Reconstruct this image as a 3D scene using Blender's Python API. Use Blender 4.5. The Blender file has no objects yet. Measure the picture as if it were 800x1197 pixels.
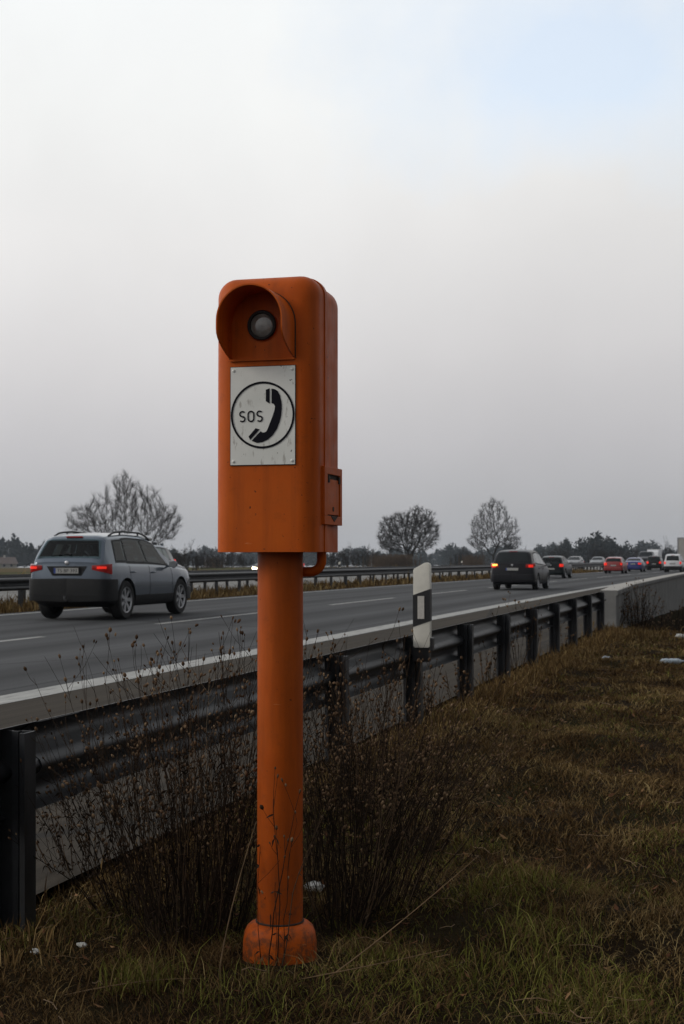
import bpy, bmesh, math, random
import numpy as np
from mathutils import Vector, Matrix

random.seed(7)
rng = np.random.default_rng(11)
R = math.radians
scene = bpy.context.scene
col = scene.collection

# ------------------------------------------------------------------ camera
EYE = 1.15
F_PX = 1700.0
YAW = math.atan(468 / F_PX)
PITCH = math.atan(54.5 / F_PX)
cam_d = bpy.data.cameras.new('camera')
cam = bpy.data.objects.new('camera', cam_d)
col.objects.link(cam)
cam.location = (0, 0, EYE)
cam.rotation_euler = (R(90) + PITCH, 0, YAW)
cam_d.sensor_fit = 'VERTICAL'
cam_d.sensor_height = 36
cam_d.lens = 36 * F_PX / 1197
cam_d.clip_start = 0.05
cam_d.clip_end = 6000
cam_d.dof.use_dof = True
cam_d.dof.focus_distance = 4.25
cam_d.dof.aperture_fstop = 13.0
scene.camera = cam
CAM_ROT = cam.rotation_euler.to_matrix()


def ray(u, v):
    return CAM_ROT @ Vector(((u - 400) / F_PX, (598.5 - v) / F_PX, -1))


def at(u, v, depth):
    return Vector((0, 0, EYE)) + ray(u, v) * depth


def on_lateral(u, x):
    """distance along the road of the point with lateral x seen in picture column u"""
    d = ray(u, 653)
    return x * d.y / d.x


# ------------------------------------------------------------------ helpers
class MB:
    def __init__(self):
        self.v, self.f, self.m = [], [], []

    def add(self, verts, faces, mat=0):
        o = len(self.v)
        self.v += [tuple(p) for p in verts]
        self.f += [tuple(i + o for i in f) for f in faces]
        self.m += [mat] * len(faces)
        return self

    def box(self, lo, hi, mat=0):
        x0, y0, z0 = lo
        x1, y1, z1 = hi
        return self.add([(x0, y0, z0), (x1, y0, z0), (x1, y1, z0), (x0, y1, z0),
                         (x0, y0, z1), (x1, y0, z1), (x1, y1, z1), (x0, y1, z1)],
                        [(0, 3, 2, 1), (4, 5, 6, 7), (0, 1, 5, 4), (1, 2, 6, 5), (2, 3, 7, 6), (3, 0, 4, 7)], mat)

    def loft(self, rings, caps=True, closed=True, mat=0):
        n = len(rings[0])
        vs = [p for r in rings for p in r]
        fs = []
        for i in range(len(rings) - 1):
            for j in range(n if closed else n - 1):
                k = (j + 1) % n
                fs.append((i * n + j, i * n + k, (i + 1) * n + k, (i + 1) * n + j))
        if caps:
            fs.append(tuple(range(n - 1, -1, -1)))
            fs.append(tuple((len(rings) - 1) * n + j for j in range(n)))
        return self.add(vs, fs, mat)

    def tube(self, pts, rad, n=8, mat=0):
        pts = [Vector(p) for p in pts]
        if not hasattr(rad, '__len__'):
            rad = [rad] * len(pts)
        rings = []
        a = None
        for i, p in enumerate(pts):
            d = (pts[min(i + 1, len(pts) - 1)] - pts[max(i - 1, 0)]).normalized()
            if a is None:
                a = d.cross(Vector((0, 0, 1)))
                if a.length < 1e-3:
                    a = d.cross(Vector((1, 0, 0)))
            a = a - d * a.dot(d)
            a.normalize()
            b = a.cross(d)
            rings.append([p + (a * math.cos(2 * math.pi * k / n) + b * math.sin(2 * math.pi * k / n)) * rad[i] for k in range(n)])
        return self.loft(rings, mat=mat)

    def lathe(self, prof, n=32, axis='z', c=(0, 0, 0), caps=True, mat=0):
        """prof = [(radius, height)]"""
        rings = []
        for r, h in prof:
            ring = []
            for k in range(n):
                a = 2 * math.pi * k / n
                x, y = r * math.cos(a), r * math.sin(a)
                p = (x, y, h) if axis == 'z' else ((h, x, y) if axis == 'x' else (x, h, y))
                ring.append((p[0] + c[0], p[1] + c[1], p[2] + c[2]))
            rings.append(ring)
        return self.loft(rings, caps=caps, mat=mat)

    def prism(self, poly, fn, d0, d1, mat=0):
        """poly of 2d points; fn(a, b, depth) -> 3d"""
        return self.loft([[fn(a, b, d0) for a, b in poly], [fn(a, b, d1) for a, b in poly]], mat=mat)

    def build(self, name, mats, parent=None, smooth=None, bevel=0):
        me = bpy.data.meshes.new(name)
        me.from_pydata(self.v, [], self.f)
        if not isinstance(mats, (list, tuple)):
            mats = [mats]
        for m in mats:
            me.materials.append(m)
        me.polygons.foreach_set('material_index', self.m)
        bm = bmesh.new()
        bm.from_mesh(me)
        bmesh.ops.recalc_face_normals(bm, faces=bm.faces)
        if bevel:
            es = [e for e in bm.edges if len(e.link_faces) == 2 and e.calc_face_angle(0) > R(35)]
            bmesh.ops.bevel(bm, geom=es, offset=bevel, segments=2, profile=0.7, affect='EDGES', clamp_overlap=True)
        bm.to_mesh(me)
        bm.free()
        if smooth is not None:
            me.polygons.foreach_set('use_smooth', [True] * len(me.polygons))
            me.set_sharp_from_angle(angle=R(smooth))
        return link(name, me, parent)


def link(name, me, parent=None):
    o = bpy.data.objects.new(name, me)
    col.objects.link(o)
    if parent:
        o.parent = parent
    return o


def tag(o, label=None, cat=None, group=None, kind=None):
    for k, val in (('label', label), ('category', cat), ('group', group), ('kind', kind)):
        if val:
            o[k] = val
    return o


def empty(name, loc=(0, 0, 0), rz=0, parent=None):
    o = bpy.data.objects.new(name, None)
    col.objects.link(o)
    o.location = loc
    o.rotation_euler = (0, 0, rz)
    o.empty_display_size = 0.2
    if parent:
        o.parent = parent
    return o


def copy_tree(o, parent=None):
    c = o.copy()
    col.objects.link(c)
    c.parent = parent
    for ch in [x for x in bpy.data.objects if x.parent == o]:
        copy_tree(ch, c)
    return c


def fast_mesh(name, verts, faces, mat, parent=None, tint=None, smooth=False):
    """verts (n,3), faces (m,k) numpy; tint (m,) face attribute"""
    me = bpy.data.meshes.new(name)
    n, (m, k) = len(verts), faces.shape
    me.vertices.add(n)
    me.vertices.foreach_set('co', verts.astype(np.float32).ravel())
    me.loops.add(m * k)
    me.loops.foreach_set('vertex_index', faces.astype(np.int32).ravel())
    me.polygons.add(m)
    me.polygons.foreach_set('loop_start', np.arange(0, m * k, k, dtype=np.int32))
    if smooth:
        me.polygons.foreach_set('use_smooth', np.ones(m, dtype=bool))
    me.update(calc_edges=True)
    me.validate()
    if tint is not None:
        at_ = me.attributes.new('tint', 'FLOAT', 'FACE')
        at_.data.foreach_set('value', tint.astype(np.float32))
    me.materials.append(mat)
    return link(name, me, parent)


def seg_tubes(segs, k=3):
    """segs (n,8): p0 p1 r0 r1 -> verts, quads"""
    s = np.asarray(segs, dtype=float)
    p0, p1, r0, r1 = s[:, 0:3], s[:, 3:6], s[:, 6], s[:, 7]
    d = p1 - p0
    d /= np.linalg.norm(d, axis=1, keepdims=True) + 1e-9
    ref = np.where(np.abs(d[:, 2:3]) > 0.9, np.array([[1., 0, 0]]), np.array([[0, 0, 1.]]))
    a = np.cross(d, ref)
    a /= np.linalg.norm(a, axis=1, keepdims=True) + 1e-9
    b = np.cross(d, a)
    vs = []
    for p, r in ((p0, r0), (p1, r1)):
        for j in range(k):
            t = 2 * math.pi * j / k
            vs.append(p + (a * math.cos(t) + b * math.sin(t)) * r[:, None])
    V = np.stack(vs, axis=1).reshape(-1, 3)
    n = len(s)
    base = (np.arange(n) * 2 * k)[:, None]
    q = np.array([[j, (j + 1) % k, k + (j + 1) % k, k + j] for j in range(k)])
    Fq = (base[:, None, :] + q[None]).reshape(-1, 4)
    return V, Fq


# ------------------------------------------------------------------ materials
def new_mat(name):
    m = bpy.data.materials.new(name)
    m.use_nodes = True
    nt = m.node_tree
    bs = nt.nodes['Principled BSDF']
    return m, nt, bs


def N(nt, t, **kw):
    n = nt.nodes.new(t)
    for k, v in kw.items():
        if k in n.inputs.keys() if isinstance(k, str) else False:
            n.inputs[k].default_value = v
        else:
            setattr(n, k, v)
    return n


def ramp(nt, src, stops):
    r = nt.nodes.new('ShaderNodeValToRGB')
    e = r.color_ramp.elements
    while len(e) > 1:
        e.remove(e[-1])
    e[0].position, e[0].color = stops[0][0], (*stops[0][1], 1)
    for p, c in stops[1:]:
        x = e.new(p)
        x.color = (*c, 1)
    nt.links.new(src, r.inputs['Fac'])
    return r.outputs['Color']


def g(v):
    return (v, v, v)


def noise(nt, vec, scale, detail=4, rough=0.55):
    n = nt.nodes.new('ShaderNodeTexNoise')
    n.inputs['Scale'].default_value = scale
    n.inputs['Detail'].default_value = detail
    n.inputs['Roughness'].default_value = rough
    nt.links.new(vec, n.inputs['Vector'])
    return n.outputs['Fac']


def coords(nt, which='Object', scale=None):
    tc = nt.nodes.new('ShaderNodeTexCoord')
    out = tc.outputs[which]
    if scale:
        mp = nt.nodes.new('ShaderNodeMapping')
        mp.inputs['Scale'].default_value = scale
        nt.links.new(out, mp.inputs['Vector'])
        out = mp.outputs['Vector']
    return out


def mix(nt, fac, a, b, mode='MIX'):
    m = nt.nodes.new('ShaderNodeMix')
    m.data_type = 'RGBA'
    m.blend_type = mode
    for s, val in ((m.inputs['Factor'], fac), (m.inputs[6], a), (m.inputs[7], b)):
        if hasattr(val, 'is_linked'):
            nt.links.new(val, s)
        elif isinstance(val, (int, float)):
            s.default_value = val
        else:
            s.default_value = (*val, 1)
    return m.outputs[2]


def math_(nt, op, a, b=None, clamp=False):
    m = nt.nodes.new('ShaderNodeMath')
    m.operation = op
    m.use_clamp = clamp
    for i, val in enumerate((a, b)):
        if val is None:
            continue
        if hasattr(val, 'is_linked'):
            nt.links.new(val, m.inputs[i])
        else:
            m.inputs[i].default_value = val
    return m.outputs[0]


def bump(nt, bs, h, strength=0.3, dist=0.01):
    b = nt.nodes.new('ShaderNodeBump')
    b.inputs['Strength'].default_value = strength
    b.inputs['Distance'].default_value = dist
    nt.links.new(h, b.inputs['Height'])
    nt.links.new(b.outputs['Normal'], bs.inputs['Normal'])


def simple(name, c, rough=0.5, metal=0.0, var=0.25, scale=12.0, bmp=0.0, coat=0.0, spec=0.5, stretch=None):
    """a plain colour that wanders a little in value"""
    m, nt, bs = new_mat(name)
    v = coords(nt, 'Object', stretch)
    n = noise(nt, v, scale, 5)
    lo = tuple(x * (1 - var) for x in c)
    hi = tuple(min(1, x * (1 + var)) for x in c)
    nt.links.new(ramp(nt, n, [(0.3, lo), (0.7, hi)]), bs.inputs['Base Color'])
    bs.inputs['Roughness'].default_value = rough
    bs.inputs['Metallic'].default_value = metal
    bs.inputs['Coat Weight'].default_value = coat
    bs.inputs['Coat Roughness'].default_value = 0.08
    bs.inputs['Specular IOR Level'].default_value = spec
    if bmp:
        bump(nt, bs, noise(nt, v, scale * 4, 4), bmp, 0.005)
    return m


def lamp_mat(name, c, strength):
    m, nt, bs = new_mat(name)
    bs.inputs['Base Color'].default_value = (*c, 1)
    bs.inputs['Roughness'].default_value = 0.15
    bs.inputs['Emission Color'].default_value = (*c, 1)
    bs.inputs['Emission Strength'].default_value = strength
    return m


def paint_orange(name='orange_paint', shade=0.0):
    m, nt, bs = new_mat(name)
    v = coords(nt)
    vs = coords(nt, 'Object', (26, 26, 1.6))
    c = ramp(nt, noise(nt, v, 5, 6, .65), [(0.3, (.43, .072, .0042)), (0.7, (.54, .097, .0055))])
    fade = ramp(nt, noise(nt, v, 2.6, 5, .6), [(0.45, g(0)), (0.68, g(1))])
    c = mix(nt, math_(nt, 'MULTIPLY', fade, .35), c, (.56, .125, .014))
    streak = ramp(nt, noise(nt, vs, 1.0, 4, .6), [(0.5, g(0)), (0.72, g(1))])
    c = mix(nt, math_(nt, 'MULTIPLY', streak, .42), c, (.20, .040, .006))
    grime = ramp(nt, noise(nt, v, 19, 6, .75), [(0.56, g(0)), (0.72, g(1))])
    c = mix(nt, math_(nt, 'MULTIPLY', grime, .30), c, (.13, .035, .010))
    sp = ramp(nt, noise(nt, v, 70, 3, .6), [(0.70, g(0)), (0.72, g(1))])
    c = mix(nt, math_(nt, 'MULTIPLY', sp, .9), c, (.02, .012, .008))
    scr = ramp(nt, noise(nt, coords(nt, 'Object', (9, 9, 70)), 1.0, 3, .5), [(0.735, g(0)), (0.75, g(1))])
    c = mix(nt, math_(nt, 'MULTIPLY', scr, .5), c, (.60, .26, .11))
    if shade:  # the post's shade painted into its colour as darker brown blotches
        shade_mask = ramp(nt, noise(nt, coords(nt, 'Object', (7, 7, 1.5)), 1.0, 6, .7), [(.36, g(.35)), (.62, g(1))])
        c = mix(nt, math_(nt, 'MULTIPLY', shade_mask, shade), c, (.17, .040, .007))
    # shade near the ground, painted in as brown speckle
    sz = nt.nodes.new('ShaderNodeSeparateXYZ')
    nt.links.new(v, sz.inputs[0])
    low = math_(nt, 'SUBTRACT', 1.0, math_(nt, 'DIVIDE', sz.outputs[2], .42), True)
    foot_shade = ramp(nt, math_(nt, 'ADD', noise(nt, v, 38, 6, .75), math_(nt, 'MULTIPLY', low, .20)), [(.60, g(0)), (.74, g(1))])
    c = mix(nt, math_(nt, 'MULTIPLY', foot_shade, math_(nt, 'MULTIPLY', low, .8)), c, (.055, .034, .02))
    nt.links.new(c, bs.inputs['Base Color'])
    nt.links.new(ramp(nt, noise(nt, v, 14, 5), [(0.3, g(.42)), (0.7, g(.6))]), bs.inputs['Roughness'])
    bs.inputs['Specular IOR Level'].default_value = .16
    bump(nt, bs, noise(nt, v, 160, 3), 0.06, 0.002)
    return m


def sign_white():
    m, nt, bs = new_mat('worn_white_enamel')
    v = coords(nt)
    c = ramp(nt, noise(nt, v, 9, 6, .6), [(0.3, (.68, .69, .66)), (0.7, (.78, .78, .75))])
    sc = ramp(nt, noise(nt, coords(nt, 'Object', (60, 30, 18)), 1.0, 4, .6), [(0.60, g(0)), (0.68, g(1))])
    c = mix(nt, math_(nt, 'MULTIPLY', sc, .55), c, (.22, .19, .16))
    sp = ramp(nt, noise(nt, v, 48, 5, .65), [(0.685, g(0)), (0.70, g(1))])
    c = mix(nt, sp, c, (.06, .045, .04))
    nt.links.new(c, bs.inputs['Base Color'])
    bs.inputs['Roughness'].default_value = .38
    return m


def asphalt(name, base, shoulder=None, lanes=()):
    """UV: u = metres across, v = metres along"""
    m, nt, bs = new_mat(name)
    uv = coords(nt, 'UV')
    sx = nt.nodes.new('ShaderNodeSeparateXYZ')
    nt.links.new(uv, sx.inputs[0])
    fine = noise(nt, uv, 60, 4, .7)
    c = ramp(nt, fine, [(0.3, tuple(x * .7 for x in base)), (0.7, tuple(x * 1.3 for x in base))])
    big = noise(nt, coords(nt, 'UV', (1.6, .045, 1)), 1.0, 4, .6)
    c = mix(nt, .75, c, ramp(nt, big, [(0.3, g(.50)), (0.7, g(1.05))]), 'MULTIPLY')
    for x0, w, k in lanes:
        d = math_(nt, 'ABSOLUTE', math_(nt, 'SUBTRACT', sx.outputs[0], x0))
        t = math_(nt, 'SUBTRACT', 1.0, math_(nt, 'DIVIDE', d, w), True)
        c = mix(nt, math_(nt, 'MULTIPLY', math_(nt, 'SMOOTHSTEP' if False else 'POWER', t, 1.0), 1.0), c, tuple(x * k for x in base))
    if shoulder:
        st = noise(nt, coords(nt, 'UV', (9, .1, 1)), 1.0, 5, .65)
        sc = ramp(nt, st, [(0.3, tuple(x * .50 for x in shoulder)), (0.7, tuple(x * 1.22 for x in shoulder))])
        sc = mix(nt, .4, sc, ramp(nt, noise(nt, uv, 40, 4, .7), [(.3, g(.5)), (.7, g(1.0))]), 'MULTIPLY')
        wob = math_(nt, 'MULTIPLY', math_(nt, 'SUBTRACT', noise(nt, coords(nt, 'UV', (0.3, .25, 1)), 1, 3), .5), .15)
        f = math_(nt, 'GREATER_THAN', math_(nt, 'ADD', sx.outputs[0], wob), -5.72)
        c = mix(nt, f, c, sc)
    # seams and cracks
    vo = nt.nodes.new('ShaderNodeTexVoronoi')
    vo.feature = 'DISTANCE_TO_EDGE'
    vo.inputs['Scale'].default_value = 1
    nt.links.new(coords(nt, 'UV', (.12, .07, 1)), vo.inputs['Vector'])
    cr = math_(nt, 'LESS_THAN', vo.outputs['Distance'], .0035)
    c = mix(nt, math_(nt, 'MULTIPLY', cr, .55), c, (.018, .018, .018))
    nt.links.new(c, bs.inputs['Base Color'])
    bs.inputs['Roughness'].default_value = .88
    bs.inputs['Specular IOR Level'].default_value = .10
    bump(nt, bs, noise(nt, uv, 120, 3), .35, .006)
    return m


def road_paint():
    m, nt, bs = new_mat('road_paint')
    uv = coords(nt, 'UV')
    n = noise(nt, coords(nt, 'UV', (14, 2.2, 1)), 1, 6, .7)
    c = ramp(nt, n, [(0.30, (.12, .118, .11)), (0.46, (.28, .278, .265)), (.72, (.42, .418, .40))])
    nt.links.new(c, bs.inputs['Base Color'])
    bs.inputs['Roughness'].default_value = .7
    return m


def galvanised():
    m, nt, bs = new_mat('weathered_galvanised_steel')
    v = coords(nt)
    c = ramp(nt, noise(nt, v, 5, 8, .75), [(.3, (.022, .0235, .027)), (.7, (.048, .051, .058))])
    st = ramp(nt, noise(nt, coords(nt, 'Object', (4, 9, 1.5)), 1, 6, .7), [(.45, g(0)), (.65, g(1))])
    c = mix(nt, math_(nt, 'MULTIPLY', st, .65), c, (.014, .0135, .013))
    ru = ramp(nt, noise(nt, v, 11, 6, .7), [(.66, g(0)), (.74, g(1))])
    c = mix(nt, math_(nt, 'MULTIPLY', ru, .6), c, (.06, .035, .02))
    nt.links.new(c, bs.inputs['Base Color'])
    bs.inputs['Metallic'].default_value = .5
    bs.inputs['Roughness'].default_value = .48
    bump(nt, bs, noise(nt, v, 40, 3), .08, .003)
    return m


def concrete():
    m, nt, bs = new_mat('stained_concrete')
    v = coords(nt)
    c = ramp(nt, noise(nt, v, 2.5, 6, .65), [(.3, (.13, .13, .13)), (.7, (.22, .22, .215))])
    st = ramp(nt, noise(nt, coords(nt, 'Object', (1.0, 2.6, .22)), 1, 5, .6), [(.42, g(0)), (.66, g(1))])
    c = mix(nt, math_(nt, 'MULTIPLY', st, .7), c, (.075, .075, .072))
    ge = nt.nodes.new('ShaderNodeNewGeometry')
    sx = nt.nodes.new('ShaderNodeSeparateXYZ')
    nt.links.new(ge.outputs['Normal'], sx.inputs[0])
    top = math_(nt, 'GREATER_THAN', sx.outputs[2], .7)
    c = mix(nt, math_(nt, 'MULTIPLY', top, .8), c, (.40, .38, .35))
    nt.links.new(c, bs.inputs['Base Color'])
    bs.inputs['Roughness'].default_value = .9
    bump(nt, bs, noise(nt, v, 30, 4), .3, .01)
    return m


def ground_mat():
    m, nt, bs = new_mat('verge_and_fields')
    v = coords(nt)
    sx = nt.nodes.new('ShaderNodeSeparateXYZ')
    nt.links.new(v, sx.inputs[0])
    soil = ramp(nt, noise(nt, v, 7, 6, .7), [(.3, (.016, .011, .007)), (.55, (.032, .021, .012)), (.75, (.055, .038, .02))])
    soil = mix(nt, ramp(nt, noise(nt, v, 1.3, 4), [(.45, g(0)), (.65, g(1))]), soil, (.030, .026, .011))
    soil = mix(nt, .6, soil, ramp(nt, noise(nt, v, 55, 5, .75), [(.3, g(.35)), (.7, g(1))]), 'MULTIPLY')
    fld = ramp(nt, noise(nt, coords(nt, 'Object', (.02, .006, 1)), 1, 3), [(.4, (.075, .080, .035)), (.52, (.13, .095, .055)), (.66, (.095, .078, .046))])
    fld = mix(nt, .4, fld, ramp(nt, noise(nt, v, .6, 5, .7), [(.3, g(.6)), (.7, g(1))]), 'MULTIPLY')
    f = math_(nt, 'LESS_THAN', sx.outputs[0], -28.0)
    f2 = math_(nt, 'GREATER_THAN', sx.outputs[1], 45.0)
    c = mix(nt, math_(nt, 'MAXIMUM', f, math_(nt, 'MULTIPLY', f2, math_(nt, 'GREATER_THAN', sx.outputs[0], 40.0))), soil, fld)
    nt.links.new(c, bs.inputs['Base Color'])
    bs.inputs['Roughness'].default_value = 1
    bs.inputs['Specular IOR Level'].default_value = .02
    bump(nt, bs, noise(nt, v, 30, 6, .75), .8, .04)
    return m


def tinted(name, stops, rough=.85, trans=0.0):
    m, nt, bs = new_mat(name)
    a = nt.nodes.new('ShaderNodeAttribute')
    a.attribute_name = 'tint'
    nt.links.new(ramp(nt, a.outputs['Fac'], stops), bs.inputs['Base Color'])
    bs.inputs['Roughness'].default_value = rough
    bs.inputs['Specular IOR Level'].default_value = .04
    return m


M = dict(
    orange=paint_orange(), orange_post=paint_orange('shaded_orange_paint', .55), sign=sign_white(), steel=galvanised(), concrete=concrete(), paint=road_paint(),
    black=simple('black_print', (.004, .004, .009), .6, var=.2, spec=.12),
    rubber=simple('black_rubber', (.015, .015, .016), .75, var=.25, scale=25),
    lens=simple('dusty_grey_lens', (.20, .20, .185), .12, var=.5, scale=22, coat=1.0),
    dark=simple('dark_grime', (.03, .018, .012), .8, var=.4, scale=30),
    plastic_white=simple('weathered_white_plastic', (.66, .64, .58), .5, var=.08, scale=14),
    plastic_black=simple('black_band_plastic', (.012, .012, .014), .45, var=.2),
    reflector=simple('white_reflector', (.5, .48, .45), .25, var=.12, scale=90),
    clad=simple('dark_bumper_plastic', (.010, .0105, .012), .6, var=.25, scale=8, spec=.3),
    tyre=simple('tyre_rubber', (.014, .014, .015), .85, var=.3, scale=20),
    rim=simple('alloy_rim', (.42, .43, .45), .35, .7, var=.15),
    glass=simple('tinted_car_glass', (.006, .009, .010), .06, var=.4, scale=1.5, spec=.35),
    glass_side=simple('pale_car_glass', (.15, .20, .20), .06, var=.5, scale=1.6, spec=.8),  # pale base colour stands in for sky reflected in the panes
    plate=simple('number_plate_white', (.36, .36, .35), .4, var=.08),
    blue_band=simple('plate_blue', (.02, .05, .25), .4),
    chrome=simple('dull_chrome', (.5, .5, .52), .3, .9, var=.1),
    red=lamp_mat('lit_red_tail_lamp', (.8, .025, .012), .7),
    red_dim=lamp_mat('red_tail_lamp', (.28, .012, .010), .06),
    amber=lamp_mat('lit_amber_indicator', (1.0, .42, .08), 2.6),
    head=lamp_mat('lit_headlamp', (1.0, .85, .55), 9.0),
    head_off=simple('headlamp_glass', (.35, .36, .37), .15, var=.2),
    silver=simple('silver_blue_car_paint', (.105, .130, .165), .24, .6, var=.06, scale=3, coat=.6),
    charcoal=simple('charcoal_car_paint', (.010, .010, .013), .35, .0, var=.08, scale=3, coat=.12, spec=.25),
    darkgreen=simple('dark_green_car_paint', (.006, .010, .011), .3, .0, var=.1, scale=3, coat=.12, spec=.25),
    redpaint=simple('red_car_paint', (.26, .022, .02), .35, .1, var=.08, scale=3, coat=.7),
    bluepaint=simple('blue_car_paint', (.020, .030, .17), .35, .2, var=.08, scale=3, coat=.7),
    blackpaint=simple('black_car_paint', (.010, .010, .011), .3, .0, var=.1, scale=3, coat=.2, spec=.25),
    whitepaint=simple('white_car_paint', (.62, .63, .66), .4, 0, var=.05, scale=3, coat=.5),
    greypaint=simple('grey_car_paint', (.12, .125, .135), .35, .3, var=.07, scale=3, coat=.6),
    tarp=simple('grey_lorry_box', (.36, .35, .33), .7, var=.10, scale=1.5),
    bark=simple('grey_brown_bark', (.022, .018, .015), .95, var=.35, scale=6, bmp=.4),
    twig=simple('bare_twigs', (.022, .017, .0145), .95, var=.3, scale=1.5),
    wall_paint=simple('pale_render', (.4, .38, .35), .9, var=.1),
    roof=simple('old_roof_tiles', (.13, .10, .09), .9, var=.2),
    litter=simple('crumpled_clear_plastic', (.36, .42, .48), .25, var=.25, scale=30),
    paper=simple('white_paper_scrap', (.45, .45, .43), .8, var=.15, scale=30),
    stem=tinted('dried_stems', [(0, (.012, .009, .007)), (.5, (.040, .027, .019)), (.85, (.12, .080, .05)), (1, (.30, .22, .14))], .9),
    seed=tinted('dried_seed_heads', [(0, (.035, .021, .013)), (.6, (.13, .082, .05)), (1, (.26, .18, .11))], .95),  # tan lightened in place of a sunlit rim on the heads
    grass=tinted('dry_winter_grass', [(0, (.022, .011, .006)), (.25, (.078, .045, .020)), (.5, (.158, .102, .042)), (.66, (.30, .22, .10)),
                                      (.74, (.090, .084, .020)), (.9, (.125, .128, .026)), (1, (.24, .225, .06))], .9),
    leaf=tinted('dead_leaves', [(0, (.05, .022, .012)), (.6, (.12, .055, .028)), (1, (.24, .14, .07))], .8),
    straw=simple('pale_straw', (.17, .105, .052), .8, var=.35, scale=20),
    forest=tinted('distant_wood', [(0, (.018, .024, .022)), (.5, (.030, .034, .032)), (1, (.052, .046, .042))], 1),
    reed=simple('brown_reeds', (.085, .060, .042), .95, var=.3, scale=2),
)
def clear_glass():
    m, nt, bs = new_mat('clear_tinted_glass')
    out = nt.nodes['Material Output']
    nt.nodes.remove(bs)
    tr = nt.nodes.new('ShaderNodeBsdfTransparent')
    tr.inputs['Color'].default_value = (.74, .86, .84, 1)
    gl = nt.nodes.new('ShaderNodeBsdfGlossy')
    gl.inputs['Roughness'].default_value = .05
    fr = nt.nodes.new('ShaderNodeFresnel')
    fr.inputs['IOR'].default_value = 1.33
    mx = nt.nodes.new('ShaderNodeMixShader')
    nt.links.new(fr.outputs[0], mx.inputs[0])
    nt.links.new(tr.outputs[0], mx.inputs[1])
    nt.links.new(gl.outputs[0], mx.inputs[2])
    nt.links.new(mx.outputs[0], out.inputs['Surface'])
    return m


M['clear_glass'] = clear_glass()
M['asphalt'] = asphalt('worn_asphalt', (.092, .094, .099), (.056, .046, .035),
                       lanes=((-7.0, .6, .48), (-8.9, .6, .50), (-11.3, .6, .50), (-13.2, .6, .62), (-10.36, .035, .25), (-6.32, .03, .3), (-12.4, .02, .35)))
M['pale_road'] = asphalt('pale_concrete_road', (.26, .255, .245))
M['ground'] = ground_mat()


# ------------------------------------------------------------------ the lie of the land
def bend(y):
    """the carriageway swings gently to the right"""
    y = np.asarray(y, dtype=float)
    return .045 * (np.sqrt((y - 60) ** 2 + 400) + (y - 60)) / 2


def road_z(y):
    return -.0042 * np.maximum(0, np.asarray(y, dtype=float) - 260)


def sstep(a, b, x):
    t = np.clip((np.asarray(x, dtype=float) - a) / (b - a), 0, 1)
    return t * t * (3 - 2 * t)


def ground_z(x, y):
    x = np.asarray(x, dtype=float)
    y = np.asarray(y, dtype=float)
    xl = x - bend(y)
    lump = (.018 * np.sin(x * 5.1 + 1.7 * np.sin(y * 2.3)) + .014 * np.sin(y * 4.3 + x * 2.1) + .008 * np.sin(x * 11 + y * 7.7)
            + .025 * np.sin(x * 1.3 - y * .9))
    verge = sstep(-2.55, -2.3, xl)
    z = -.075 + verge * (.045 + lump * sstep(-2.3, -1.6, xl) - .03 * sstep(-2.0, -.5, xl) - .055 * sstep(8, 24, y))
    z = z - verge * sstep(-2.3, -2.0, xl) * np.clip((y - 24.5) * .13, 0, 3.2)
    med = sstep(-15.0, -15.5, xl) * sstep(-17.9, -17.5, xl)
    z = z + med * (.06 + lump)
    far = np.maximum(0, -xl - 34)
    z = z - .0042 * far - .3 * sstep(34, 60, -xl)
    return z + road_z(y)


gx = np.concatenate([np.linspace(-1470, -300, 14), np.linspace(-250, -45, 14), np.linspace(-40, -18.5, 10), np.arange(-18.2, -14.8, .25), np.linspace(-14, -3, 6),
                     np.arange(-2.7, 1.6, .09), np.linspace(1.8, 8, 8), np.linspace(12, 60, 8), np.linspace(120, 1400, 8)])
gy = np.concatenate([np.linspace(-60, -4, 6), np.linspace(-2, 1.6, 6), np.arange(2, 12, .09), np.arange(12, 34, .22), np.linspace(35, 150, 50), np.linspace(165, 1450, 40)])
GX, GY = np.meshgrid(gx, gy)
GXB = GX + bend(GY)
GZ = ground_z(GXB, GY)
V = np.stack([GXB, GY, GZ], -1).reshape(-1, 3)
nx, ny = len(gx), len(gy)
idx = np.arange(nx * ny).reshape(ny, nx)
Fq = np.stack([idx[:-1, :-1], idx[:-1, 1:], idx[1:, 1:], idx[1:, :-1]], -1).reshape(-1, 4)
tag(fast_mesh('ground', V, Fq, M['ground'], smooth=True), kind='structure')


def strip(name, x0, x1, z, mat, y0=-40., y1=1200., ys=None, nxs=2):
    ys = np.concatenate([np.arange(y0, min(y1, 300), 4.), np.arange(300, y1 + 1, 50.)]) if ys is None else ys
    xs = np.linspace(x0, x1, nxs)
    X, Y = np.meshgrid(xs, ys)
    me_v = np.stack([X + bend(Y), Y, z + road_z(Y)], -1).reshape(-1, 3)
    i = np.arange(X.size).reshape(X.shape)
    f = np.stack([i[:-1, :-1], i[:-1, 1:], i[1:, 1:], i[1:, :-1]], -1).reshape(-1, 4)
    o = fast_mesh(name, me_v, f, mat)
    uv = o.data.uv_layers.new(name='UVMap')
    uvs = np.stack([X, Y], -1).reshape(-1, 2)[f.ravel()]
    uv.data.foreach_set('uv', uvs.astype(np.float32).ravel())
    tag(o, kind='structure')
    return o


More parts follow.
